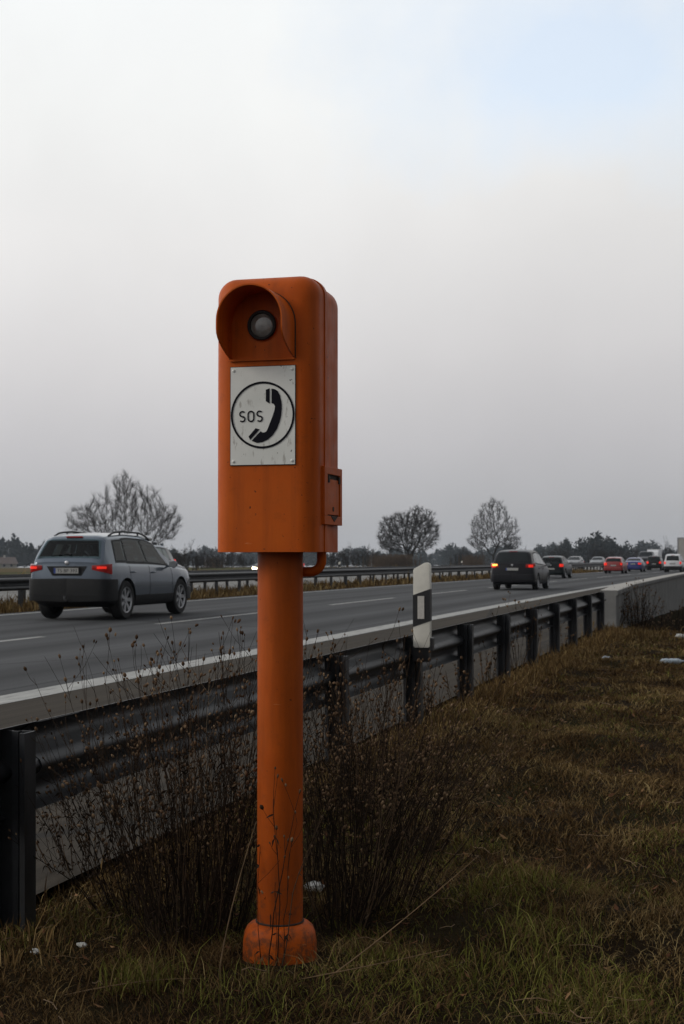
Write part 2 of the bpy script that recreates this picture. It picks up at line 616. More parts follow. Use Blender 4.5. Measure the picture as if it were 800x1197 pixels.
strip('carriageway', -15.05, -2.42, 0, M['asphalt'], nxs=3)
strip('opposite_carriageway', -30.5, -18.2, 0, M['pale_road'])
strip('edge_line', -6.08, -5.72, .004, M['paint'])
strip('median_edge_line', -14.75, -14.52, .004, M['paint'])
strip('opposite_edge_line', -18.9, -18.65, .004, M['paint'])
mb_v, mb_f, mb_uv = [], [], []
for k in range(-3, 26):
    y0 = 23.8 + 11.0 * k
    ys = np.linspace(y0, y0 + 6.7, 4)
    for j in range(3):
        b = len(mb_v)
        for x, y in ((-10.11, ys[j]), (-9.97, ys[j]), (-9.97, ys[j + 1]), (-10.11, ys[j + 1])):
            mb_v.append((x + float(bend(y)), y, .004 + float(road_z(y))))
            mb_uv.append((x, y))
        mb_f.append((b, b + 1, b + 2, b + 3))
o = fast_mesh('lane_dashes', np.array(mb_v), np.array(mb_f), M['paint'])
uv = o.data.uv_layers.new(name='UVMap')
uv.data.foreach_set('uv', np.array(mb_uv)[np.array(mb_f).ravel()].astype(np.float32).ravel())
tag(o, kind='structure')


# ------------------------------------------------------------------ emergency telephone
def text_obj(body, name, mat, parent, fn, width, height, thick=.0008):
    """lettering as flat solid mesh: fn(a, b, d) maps text plane to 3d"""
    cu = bpy.data.curves.new(name, 'FONT')
    cu.body = body
    cu.align_x = 'CENTER'
    cu.size = 1
    cu.resolution_u = 4
    tmp = bpy.data.objects.new(name + '_tmp', cu)
    col.objects.link(tmp)
    bpy.context.view_layer.update()
    dg = bpy.context.evaluated_depsgraph_get()
    me = bpy.data.meshes.new_from_object(tmp.evaluated_get(dg))
    bpy.data.objects.remove(tmp)
    xs = [v.co.x for v in me.vertices]
    ys = [v.co.y for v in me.vertices]
    cx, cy = (min(xs) + max(xs)) / 2, (min(ys) + max(ys)) / 2
    kx, ky = width / (max(xs) - min(xs)), height / (max(ys) - min(ys))
    for v in me.vertices:
        v.co = fn((v.co.x - cx) * kx, (v.co.y - cy) * ky, 0)
    me.materials.clear()
    me.materials.append(mat)
    return link(name, me, parent)


PH = at(328, 653, 4.29)
phone = empty('emergency_phone', (PH.x, PH.y, float(ground_z(PH.x, PH.y)) - .014))
tag(phone, 'orange roadside emergency telephone pillar with SOS plate on the grass verge', 'emergency phone')
Z0 = phone.location.z
zb_, zt_ = 1.169 - Z0, 1.969 - Z0          # housing bottom and top, local
HW, DF, DR = .155, .125, .165              # half width, depth of front and rear shell
YS = 0.0                                   # the seam between shells
XC = -.012


def shell_ring(inset, y, zb=zb_, zt=zt_, hw=HW, rad=.056, n=8):
    w, t, r = hw - inset, zt - inset, max(.012, rad - inset * .35)
    pts = [(-w, zb), (w, zb)]
    for k in range(n + 1):
        a = math.pi / 2 * k / n
        pts.append((w - r + r * math.cos(a), t - r + r * math.sin(a)))
    for k in range(n + 1):
        a = math.pi / 2 * (1 + k / n)
        pts.append((-w + r + r * math.cos(a), t - r + r * math.sin(a)))
    return [(x + XC, y, z) for x, z in pts]


mb = MB()
rings = [shell_ring(0, -.002)]
BR = .055
rings.append(shell_ring(0, -DF + BR))
for k in range(1, 9):
    a = math.pi / 2 * k / 8
    rings.append(shell_ring(BR * (1 - math.cos(a)), -DF + BR - BR * math.sin(a)))
mb.loft(rings)
housing = mb.build('housing', M['orange'], phone, smooth=32)
mb = MB()
rings = [shell_ring(.004, .002)]
rings.append(shell_ring(.006, DR - .03))
for k in range(1, 7):
    a = math.pi / 2 * k / 6
    rings.append(shell_ring(.006 + .03 * (1 - math.cos(a)), DR - .03 + .03 * math.sin(a)))
mb.loft(rings)
rear = mb.build('rear_cover', M['orange'], phone, smooth=32)
mb = MB()
mb.loft([shell_ring(.007, -.0035, zb=zb_ + .003), shell_ring(.007, .0035, zb=zb_ + .003)])
mb.build('seam_gasket', M['dark'], phone)
# raised band along the seam of the front shell
mb = MB()
o1 = [shell_ring(-.003, -.030, zb=zb_ + .001), shell_ring(-.003, -.006, zb=zb_ + .001)]
mb.loft(o1, caps=False)
o2 = [shell_ring(.004, -.030, zb=zb_ + .001), shell_ring(.004, -.006, zb=zb_ + .001)]
for a_, b_ in ((o1[0], o2[0]), (o1[1], o2[1])):
    mb.loft([a_, b_], caps=False)
mb.build('seam_band', M['orange'], phone, smooth=30)

# post and base collar
mb = MB()
mb.lathe([(.067, -.02), (.067, zb_ - .004), (.067, zb_ + .03)], 40, c=(0, .0, 0))
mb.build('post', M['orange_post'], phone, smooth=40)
mb = MB()
mb.lathe([(.112, -.03), (.1125, .012), (.109, .016), (.1085, .03), (.1075, .075), (.104, .098), (.097, .115), (.086, .125), (.074, .129), (.0675, .129)], 48, caps=False)
mb.lathe([(.0675, .129), (.0675, .10)], 48, caps=False)
mb.build('base_collar', M['orange'], phone, smooth=40)
mb = MB()
mb.lathe([(.0705, .128), (.0715, .1325), (.0690, .1345), (.0672, .1335)], 40, caps=False)
mb.build('collar_seal', M['dark'], phone, smooth=40)
# pipe loop under the housing
mb = MB()
pts = [(.02, .05, zb_ - .058), (.078, .05, zb_ - .058)]
for k in range(1, 7):
    a = math.pi / 2 * k / 6
    pts.append((.078 + .034 * math.sin(a), .05, zb_ - .058 + .034 * (1 - math.cos(a))))
pts.append((.112, .05, zb_ + .01))
mb.tube(pts, .0145, 12)
mb.build('pipe_loop', M['orange'], phone, smooth=40)

# hood over the loudspeaker
yF = -DF
HZ = 1.822 - Z0                             # centre of lens
HB = 1.726 - Z0                             # foot of hood
hr, hx = .098, XC - .003
path = []                                   # (x, z, depth fraction)
for k in range(9):
    z = HB + (HZ - .0 - HB) * k / 8
    t = k / 8
    path.append((-hr, z, math.sin(min(1, t * 1.35) * math.pi / 2) ** .8))
for k in range(1, 24):
    a = math.pi - math.pi * k / 24
    path.append((hr * math.cos(a), HZ + hr * math.sin(a) * 1.02, 1.0))
for k in range(9):
    z = HZ + (HB - HZ) * k / 8
    t = 1 - k / 8
    path.append((hr, z, math.sin(min(1, t * 1.35) * math.pi / 2) ** .8))
HD = .122
mb = MB()
outer_f, outer_b, inner_f, inner_b = [], [], [], []
for x, z, d in path:
    nxn, nzn = x / hr, (z - HZ) / hr if z > HZ else 0
    ln = math.hypot(nxn, nzn) or 1
    ix, iz = x - nxn / ln * .004, z - nzn / ln * .004
    dd = HD * max(d, .02)
    outer_f.append((hx + x, yF - dd, z)); outer_b.append((hx + x, yF + .012, z))
    inner_f.append((hx + ix, yF - dd, iz)); inner_b.append((hx + ix, yF + .012, iz))
mb.loft([outer_b, outer_f, inner_f, inner_b], caps=False, closed=False)
mb.box((hx - hr, yF - .007, HB - .006), (hx + hr, yF + .01, HB))
hood = mb.build('hood', M['orange'], phone, smooth=40)
mb = MB()                                   # grime line where hood meets housing
pr = [(hx + x * 1.012, z) for x, z, d in path]
mb.tube([(x, yF - .001, z) for x, z in pr], .0022, 5)
mb.build('hood_seal', M['dark'], hood)
mb = MB()
mb.lathe([(.046, yF + .002), (.046, yF - .0015), (.0445, yF - .003), (.043, yF - .003)], 36, axis='y', c=(hx, 0, HZ))
mb.build('speaker_flange', M['orange'], phone, smooth=30)
mb = MB()
mb.lathe([(.0435, yF + .002), (.0435, yF - .009), (.041, yF - .012), (.0355, yF - .012), (.034, yF - .006), (.034, yF + .002)], 36, axis='y', c=(hx, 0, HZ))
ring_o = mb.build('speaker_ring', M['rubber'], phone, smooth=30)
mb = MB()
mb.lathe([(.0345, yF - .005), (.030, yF - .0075), (.018, yF - .0095), (.0001, yF - .0105)], 32, axis='y', c=(hx, 0, HZ), caps=False)
mb.build('lens', M['lens'], ring_o, smooth=60)

# SOS plate
SX, SZ0, SZ1, SW = XC - .001, 1.420 - Z0, 1.703 - Z0, .0975
mb = MB()
mb.box((SX - SW, yF - .0035, SZ0), (SX + SW, yF + .004, SZ1))
plate = mb.build('sos_plate', M['sign'], phone)
mb = MB()                                   # rusty rim of the enamel plate, four thin bars
for lo, hi in (((-SW - .0016, SZ0 - .0016), (SW + .0016, SZ0 - .0001)), ((-SW - .0016, SZ1 + .0001), (SW + .0016, SZ1 + .0016)),
               ((-SW - .0016, SZ0), (-SW - .0001, SZ1)), ((SW + .0001, SZ0), (SW + .0016, SZ1))):
    mb.box((SX + lo[0], yF - .003, lo[1]), (SX + hi[0], yF + .003, hi[1]))
mb.build('rusty_rim', M['dark'], plate)
ym = yF - .0052
SC = (SZ0 + SZ1) / 2 + .0015


def sg(px, py):
    """sign-plane metres from enlarged-photo measures"""
    return (SX + (px - 299) * .000592, SC - (py - 293) * .000564)


mb = MB()
n = 72
for k in range(n):
    a0, a1 = 2 * math.pi * k / n, 2 * math.pi * (k + 1) / n
    q = []
    for r_, a_ in ((.0905, a0), (.0965, a0), (.0965, a1), (.0905, a1)):
        q.append((SX + r_ * math.cos(a_), ym, SC + r_ * math.sin(a_)))
    mb.add(q, [(0, 1, 2, 3)])
mb.build('ring_symbol', M['black'], plate)
mb = MB()
for poly in ([(316, 165), (335, 158), (335, 236), (316, 223)],
             [(228, 402), (264, 360), (284, 366), (236, 419)],):
    mb.prism([sg(*p) for p in poly], lambda a, b, d: (a, d, b), ym, ym + .001)
hs_out = [(345, 160), (362, 163), (377, 174), (388, 196), (395, 228), (397, 262), (394, 298), (386, 332), (372, 366), (352, 396), (326, 419), (297, 432), (270, 435), (244, 424)]
hs_in = [(345, 234), (356, 238), (363, 250), (361, 268), (352, 296), (343, 320), (334, 343), (327, 362), (319, 378), (308, 383), (297, 382), (290, 376), (270, 396), (246, 422)]
for i in range(len(hs_out) - 1):
    mb.prism([sg(*p) for p in (hs_out[i], hs_out[i + 1], hs_in[i + 1], hs_in[i])], lambda a, b, d: (a, d, b), ym, ym + .001)
mb.build('handset_symbol', M['black'], plate)
cx, cz = sg(240, 299)


def stroke(mb, pts, w, y):
    """flat ribbon along 2d points in the plane of the plate"""
    L_, R_ = [], []
    for i, (x, z) in enumerate(pts):
        a = pts[max(i - 1, 0)]
        b = pts[min(i + 1, len(pts) - 1)]
        dx, dz = b[0] - a[0], b[1] - a[1]
        ln = math.hypot(dx, dz) or 1
        L_.append((x - dz / ln * w / 2, y, z + dx / ln * w / 2))
        R_.append((x + dz / ln * w / 2, y, z - dx / ln * w / 2))
    mb.loft([L_, R_], caps=False, closed=False)


mb = MB()
lw, lh = .0175, .0290
for k, ch in enumerate('SOS'):
    ox = cx + (k - 1) * .0262
    if ch == 'O':
        pts = []
        r_ = lw / 2
        for q in range(25):
            a = math.pi * q / 12
            zz = (lh / 2 - r_) * (1 if math.sin(a) >= 0 else -1)
            if q in (0, 24):
                zz = 0
            pts.append((ox + r_ * math.cos(a), cz + zz + r_ * math.sin(a)))
        stroke(mb, pts, .0043, ym)
    else:
        pts = []
        ru = lh / 4
        for q in range(13):
            a = R(38) + R(232) * q / 12
            pts.append((ox + .0078 * math.cos(a), cz + ru + ru * math.sin(a)))
        for q in range(1, 13):
            a = R(90) - R(232) * q / 12
            pts.append((ox + .0078 * math.cos(a), cz - ru + ru * math.sin(a)))
        stroke(mb, pts, .0043, ym)
mb.build('lettering', M['black'], plate)


for ax_ in (-1, 1):
    for az_ in (SZ0 + .010, SZ1 - .010):
        mb = MB()
        mb.lathe([(.0042, yF - .003), (.0042, yF - .0052), (.0028, yF - .0062), (.0001, yF - .0064)], 12, axis='y', c=(SX + ax_ * (SW - .009), 0, az_), caps=False)
        mb.build('rivet', M['sign'], plate, smooth=40)


# service flaps on the flanks
def flap(side):
    s = side
    x0 = XC + s * (HW - .004)
    fz0, fz1 = 1.249 - Z0, 1.419 - Z0
    fy0, fy1 = -.055, .135
    mb = MB()
    th = .013
    for lo, hi in (((fy0, fz0), (fy1, fz0 + .026)), ((fy0, fz1 - .022), (fy1, fz1)), ((fy0, fz0 + .026), (fy0 + .032, fz1 - .022)), ((fy1 - .022, fz0 + .026), (fy1, fz1 - .022))):
        mb.box((min(x0, x0 + s * th), lo[0], lo[1]), (max(x0, x0 + s * th), hi[0], hi[1]))
    fr = mb.build('flap_frame', M['orange'], phone, bevel=.0015)
    mb = MB()
    mb.box((min(x0, x0 + s * .010), fy0 + .036, fz0 + .03), (max(x0, x0 + s * .010), fy1 - .026, fz1 - .036))
    mb.build('flap_door', M['orange'], fr, bevel=.001)
    mb = MB()
    mb.box((min(x0, x0 + s * .006), fy0 + .032, fz0 + .026), (max(x0, x0 + s * .006), fy1 - .022, fz1 - .022))
    mb.build('flap_recess', M['dark'], fr)
    for yy in (fy0 + .040, fy1 - .036):
        mb = MB()
        mb.box((min(x0, x0 + s * .0135), yy, fz1 - .046), (max(x0, x0 + s * .0135), yy + .016, fz1 - .026))
        mb.build('hinge', M['dark'], fr)
    mb = MB()
    ymid = (fy0 + fy1) / 2 + .005
    mb.prism([(ymid - .036, fz0 + .0255), (ymid + .036, fz0 + .0255), (ymid, fz0 + .009)], lambda a, b, d: (d, a, b), x0 + s * .0125, x0 + s * .0142)
    mb.build('arrow_mark', M['dark'], fr)
    mb = MB()
    mb.lathe([(.007, x0 + s * .009), (.007, x0 + s * .0115), (.0001, x0 + s * .0116)], 12, axis='x', c=(0, ymid, fz0 + .047), caps=False)
    mb.build('key_hole', M['dark'], fr)


flap(1)
flap(-1)


# ------------------------------------------------------------------ crash barriers
W_PROF = [(0, .018), (.012, .05), (.03, .078), (.06, .086), (.09, .078), (.115, .035), (.135, .008), (.155, 0), (.175, .008), (.195, .035),
          (.22, .078), (.25, .086), (.28, .078), (.298, .05), (.31, .018)]


def w_beam(mb, x, z0, ys, s=-1):
    rings = []
    for y in ys:
        bx = x + float(bend(y))
        rz = float(road_z(y))
        ring = [(bx + s * d, y, z0 + h * .935 + rz) for h, d in W_PROF] + [(bx + s * (d + .005), y, z0 + h * .935 + rz) for h, d in reversed(W_PROF)]
        rings.append(ring)
    mb.loft(rings)


def c_post(z0, z1, w=.10, d=.06):
    """open sigma section, web towards the verge (+x)"""
    t = .006
    h = w / 2
    out = [(-d, -h), (0, -h), (0, -.016), (-.014, -.009), (-.014, .009), (0, .016), (0, h), (-d, h), (-d, h - .018), (-d + t, h - .018), (-d + t, h - t), (-t, h - t),
           (-t, .016), (-.014 - t, .011), (-.014 - t, -.011), (-t, -.016), (-t, -h + t), (-d + t, -h + t), (-d + t, -h + .018), (-d, -h + .018)]
    out = [(b, a) for a, b in out]          # web faces -y: the face we see
    mb = MB()
    mb.loft([[(a, b, z0) for a, b in out], [(a, b, z1) for a, b in out]])
    return mb


NEAR_X, NEAR_TOP = -2.25, .605
rail = empty('crash_barrier', (0, 0, 0))
tag(rail, 'dark steel crash barrier along the hard shoulder seen from behind', 'crash barrier')
mb = MB()
w_beam(mb, NEAR_X - .10, NEAR_TOP - .29, np.arange(-3, 25.7, 1.0))
mb.build('beam', M['steel'], rail, smooth=50)
for yj in (4.26 + .35, 10.12 - .4, 14.12 + .3, 18.12 + .3, 22.12 + .3):
    mb = MB()
    w_beam(mb, NEAR_X - .094, NEAR_TOP - .292, (yj - .16, yj + .16))
    for zz in (.075, .155, .225):
        for dy_ in (-.10, .10):
            mb.lathe([(.013, 0), (.013, .012), (.0001, .014)], 8, axis='x', c=(NEAR_X - .094 - (.03 if zz != .155 else -.004), yj + dy_, NEAR_TOP - .292 + zz), caps=False)
    mb.build('splice_plate', M['steel'], rail, smooth=50)
pm = None
posts_y = [.25, 4.26] + [8.12 + 2.0 * k for k in range(9)]
for k, y in enumerate(posts_y):
    if pm is None:
        pm = c_post(-.35, NEAR_TOP - .008, .125, .075).build('post', M['steel'], rail, smooth=30)
        p = pm
    else:
        p = pm.copy()
        col.objects.link(p)
        p.parent = rail
    p.location = (NEAR_X, y, random.uniform(-.008, .006))
    p.rotation_euler = (random.uniform(-.012, .012), random.uniform(-.012, .012), random.uniform(-.03, .03))
sp = None
for k, y in enumerate(posts_y):
    if sp is None:
        mb = MB()
        mb.box((-.055, -.035, -.10), (-.004, .035, -.04))
        mb.box((-.10, -.05, -.13), (-.055, .05, -.115))
        mb.lathe([(.012, .0), (.012, .012), (.0001, .013)], 6, axis='y', c=(-.03, -.075, -.07), caps=False)
        sp = mb.build('spacer_bracket', M['steel'], rail)
        s_ = sp
    else:
        s_ = sp.copy()
        col.objects.link(s_)
        s_.parent = rail
    s_.location = (NEAR_X - .03, y + .06, NEAR_TOP - .06)


def median_rail(label, x, s, y0, step):
    r = empty('crash_barrier', (x, 0, 0))
    tag(r, label, 'crash barrier', 'median crash barriers')
    mb = MB()
    w_beam(mb, s * .06, .44, np.concatenate([np.arange(-10, 200, 6.), np.arange(200, 620, 20.)]), s)
    mb.build('beam', M['steel'], r, smooth=50)
    mb = MB()                               # box beam cap running on top of the posts
    rings = []
    for y in np.concatenate([np.arange(-10, 200, 6.), np.arange(200, 620, 20.)]):
        bx, rz = float(bend(y)), float(road_z(y))
        rings.append([(bx - .05, y, .70 + rz), (bx + .05, y, .70 + rz), (bx + .05, y, .765 + rz), (bx - .05, y, .765 + rz)])
    mb.loft(rings)
    mb.build('top_rail', M['steel'], r, bevel=0)
    first = None
    for k in range(96):
        y = y0 + step * k
        if first is None:
            mb = MB()
            mb.box((-.035, -.055, -.25), (.035, .055, .699))
            first = mb.build('post', M['steel'], r)
            p = first
        else:
            p = first.copy()
            col.objects.link(p)
            p.parent = r
        p.location = (float(bend(y)), y, float(road_z(y)))
    return r


median_rail('steel crash barrier lining the median behind the white edge line', -15.75, 1, 13.0, 2.07)
median_rail('steel crash barrier on the far side of the median, behind the first one', -17.35, -1, 14.1, 2.07)

# concrete parapet where the road crosses the underpass
par = MB()
rings = []
for y in np.concatenate([[25.55, 25.9, 27.5, 29.5], np.arange(32, 200, 6.)]):
    b = float(bend(y))
    x1 = -2.24 + b
    x0 = x1 - (.30 if y > 26 else .27)
    zt = .60 + .045 * min(1, (y - 25.5) / 4) - .0004 * max(0, y - 40)
    gz_ = -4.2
    rings.append([(x0, y, gz_), (x1, y, gz_), (x1, y, zt - .10), (x1 + .03, y, zt - .08), (x1 + .03, y, zt - .012), (x1 + .018, y, zt), (x0, y, zt)])
par.loft(rings)
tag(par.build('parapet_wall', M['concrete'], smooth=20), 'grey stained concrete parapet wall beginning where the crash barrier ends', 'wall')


# ------------------------------------------------------------------ delineators
dl_y = posts_y[posts_y.index(min(posts_y, key=lambda q: abs(q - 10.1)))] - .02
dl = empty('delineator_post', (NEAR_X + .075, dl_y - .07, .0))
tag(dl, 'white delineator with black band and reflector, clamped to a crash barrier post', 'delineator')
dz0, dz1 = .525, 1.122
dw, dth = .060, .06


def dl_out(a, b):
    return a, b


poly = [(-dw, dz0 + .012), (-dw + .012, dz0), (dw - .012, dz0), (dw, dz0 + .012), (dw, dz1 - .02), (dw - .006, dz1 - .006), (dw - .022, dz1), (dw - .042, dz1 - .003), (-dw + .006, dz1 - .044), (-dw, dz1 - .054)]
mb = MB()
mb.prism(poly, lambda a, b, d: (a, d, b), -dth / 2, dth / 2)
mb.build('body', M['plastic_white'], dl, bevel=.006, smooth=40)
bx_ = .0025
mb = MB()
band = [(-dw, dz1 - .452), (dw, dz1 - .410), (dw, dz1 - .185), (-dw, dz1 - .228)]
mb.prism([(a * 1.02, b) for a, b in band], lambda a, b, d: (a, d, b), -dth / 2 - bx_, dth / 2 + bx_)
bo = mb.build('black_band', M['plastic_black'], dl)
mb = MB()
mb.box((-.026, -dth / 2 - bx_ - .006, dz1 - .395), (.022, -dth / 2 - bx_ - .0005, dz1 - .235))
mb.build('reflector', M['reflector'], bo, bevel=.002)
mb = MB()
mb.box((-.07, -.012, dz0 - .10), (.05, .055, dz0 + .06))
mb.box((dw + .001, -.03, dz0 - .02), (dw + .02, .03, dz0 + .07))
mb.build('clamp', M['plastic_black'], dl, bevel=.004)
for u, v, dep, lab in ((397, 662, 100, 'tiny white delineator beyond the median next to the phone housing'), (540, 661, 135, 'tiny white delineator beyond the median near the round tree')):
    p = at(u, v, dep)
    o_ = empty('delineator_post', (p.x, p.y, float(ground_z(p.x, p.y))))
    tag(o_, lab, 'delineator', 'far delineators')
    mb = MB()
    h = 1.15 - .2 - float(ground_z(p.x, p.y))
    mb.prism([(-.06, 0), (.06, 0), (.06, h), (-.06, h - .06)], lambda a, b, d: (a, d, b), -.05, .05)
    mb.build('body', M['plastic_white'], o_, bevel=.006)
    mb = MB()
    mb.prism([(-.0625, h - .42), (.0625, h - .36), (.0625, h - .16), (-.0625, h - .22)], lambda a, b, d: (a, d, b), -.053, .053)
    mb.build('black_band', M['plastic_black'], o_)


# ------------------------------------------------------------------ cars
class Car:
    def __init__(s, L, W, top, belt, zb=.24, clad=.42, yr=.95, yf=3.75, wr=.345, tumble=.40, plan=None):
        s.L, s.W, s.zb, s.clad, s.yr, s.yf, s.wr, s.tumble = L, W, zb, clad, yr, yf, wr, tumble
        s.ty, s.tz = zip(*top)
        s.by, s.bz = zip(*belt)
        s.plan = plan or ([0, .03, .09, .2, .45, .9, L - .95, L - .5, L - .22, L - .08, L], [.80, .875, .925, .962, .985, 1, 1, .965, .90, .82, .70])

    def sm(s, y, xs, zs, h=.05):
        return sum(k * float(np.interp(min(max(y + d * h, 0), s.L), xs, zs)) for d, k in ((-1, .2), (-.5, .2), (0, .2), (.5, .2), (1, .2)))

    def w(s, y):
        return s.W / 2 * float(np.interp(y, *s.plan))

    def t(s, y):
        return s.sm(y, s.ty, s.tz)

    def b(s, y):
        return min(s.sm(y, s.by, s.bz), s.t(y) - .03)

    def gw(s, y, z):
        return s.w(y) * .945 - max(0, z - s.b(y)) * s.tumble

    def half(s, y):
        w, zt, be = s.w(y), s.t(y), s.b(y)
        e0 = .14 * max(0, 1 - y / .5) + .10 * max(0, 1 - (s.L - y) / .5)
        zb = s.zb + e0
        cl = max(s.clad, zb + .1)
        k = min(1, (zt - be) / .28)
        gb = be + .02 * k + .004
        g1, g2 = zt - .075 * k - .004, zt - .02 * k
        return [(0, zb), (.78 * w, zb), (.93 * w, zb + .03), (.97 * w, zb + .09), (.988 * w, cl), (1.0 * w, cl + (be - cl) * .35), (w * .993, cl + (be - cl) * .7), (.968 * w, be - .03), (.95 * w, be),
                (s.gw(y, gb) - .004, gb), (s.gw(y, g1), g1), (s.gw(y, g2) - .035 * k - .01, g2), (s.gw(y, zt) * .72, zt + .008), (0, zt + .018)]

    def ring(s, y):
        h = s.half(y)
        return [(x, y, z) for x, z in h] + [(-x, y, z) for x, z in reversed(h[1:-1])]

    def side(s, y, a, sd, off=.006):
        h = s.half(y)
        (x0, z0), (x1, z1) = h[9], h[10]
        return (sd * (x0 + (x1 - x0) * a + off), y, z0 + (z1 - z0) * a + off * .3)

    def topp(s, y, fx, off=.006):
        h = s.half(y)
        xs = [h[13][0], h[12][0], h[11][0]]
        zs = [h[13][1], h[12][1], h[11][1]]
        x = abs(fx) * h[11][0]
        z = float(np.interp(x, xs, zs))
        dz = (s.t(min(y + .03, s.L)) - s.t(max(y - .03, 0))) / .06
        ln = math.hypot(dz, 1)
        return (math.copysign(x, fx), y - dz / ln * off, z + off / ln)


def stations(c):
    e = [0, .015, .03, .05, .08, .11, .15, .2, .25, .3, .35, .42, .5, .6, .75]
    m_ = list(np.linspace(.9, c.L - .8, int((c.L - 1.7) / .12)))
    f = [c.L - x for x in (.65, .5, .38, .28, .2, .14, .09, .05, .02, 0)]
    return sorted(set(round(x, 3) for x in e + m_ + f))


def wrap(c, mb, x_in, y_out, zi, zo, off, sd, front=False, mat=0, thick=.03):
    """a strip that hugs the end of the body and turns the corner: zi/zo = (low, high) at inner and outer end"""
    Y = (lambda y: c.L - y) if front else (lambda y: y)
    pts = []
    w0 = c.w(Y(0))
    for x in np.linspace(x_in, w0 * .97, 5):
        pts.append((x, 0.0))
    for y in [q for q in (.012, .03, .06, .09, .14, .2, .28, .4, .6, .9) if q <= y_out]:
        pts.append((c.w(Y(y)) , y))
    n_ = len(pts)
    ob, ot, ib, it = [], [], [], []
    acc = [0]
    for i in range(1, n_):
        acc.append(acc[-1] + math.dist(pts[i], pts[i - 1]))
    for i, (x, y) in enumerate(pts):
        a = pts[max(i - 1, 0)]
        b_ = pts[min(i + 1, n_ - 1)]
        dx, dy = b_[0] - a[0], b_[1] - a[1]
        ln = math.hypot(dx, dy) or 1
        nx_, ny_ = dy / ln, -dx / ln
        t = acc[i] / acc[-1]
        z0, z1 = zi[0] + (zo[0] - zi[0]) * t, zi[1] + (zo[1] - zi[1]) * t
        px, py = x + nx_ * off, y + ny_ * off
        qx, qy = x - nx_ * thick, y - ny_ * thick
        sy = (lambda v: c.L - v) if front else (lambda v: v)
        ob.append((sd * px, sy(py), z0)); ot.append((sd * px, sy(py), z1))
        ib.append((sd * qx, sy(qy), z0)); it.append((sd * qx, sy(qy), z1))
    mb.loft([[a, b, d, e] for a, b, d, e in zip(ob, ot, it, ib)], mat=mat)


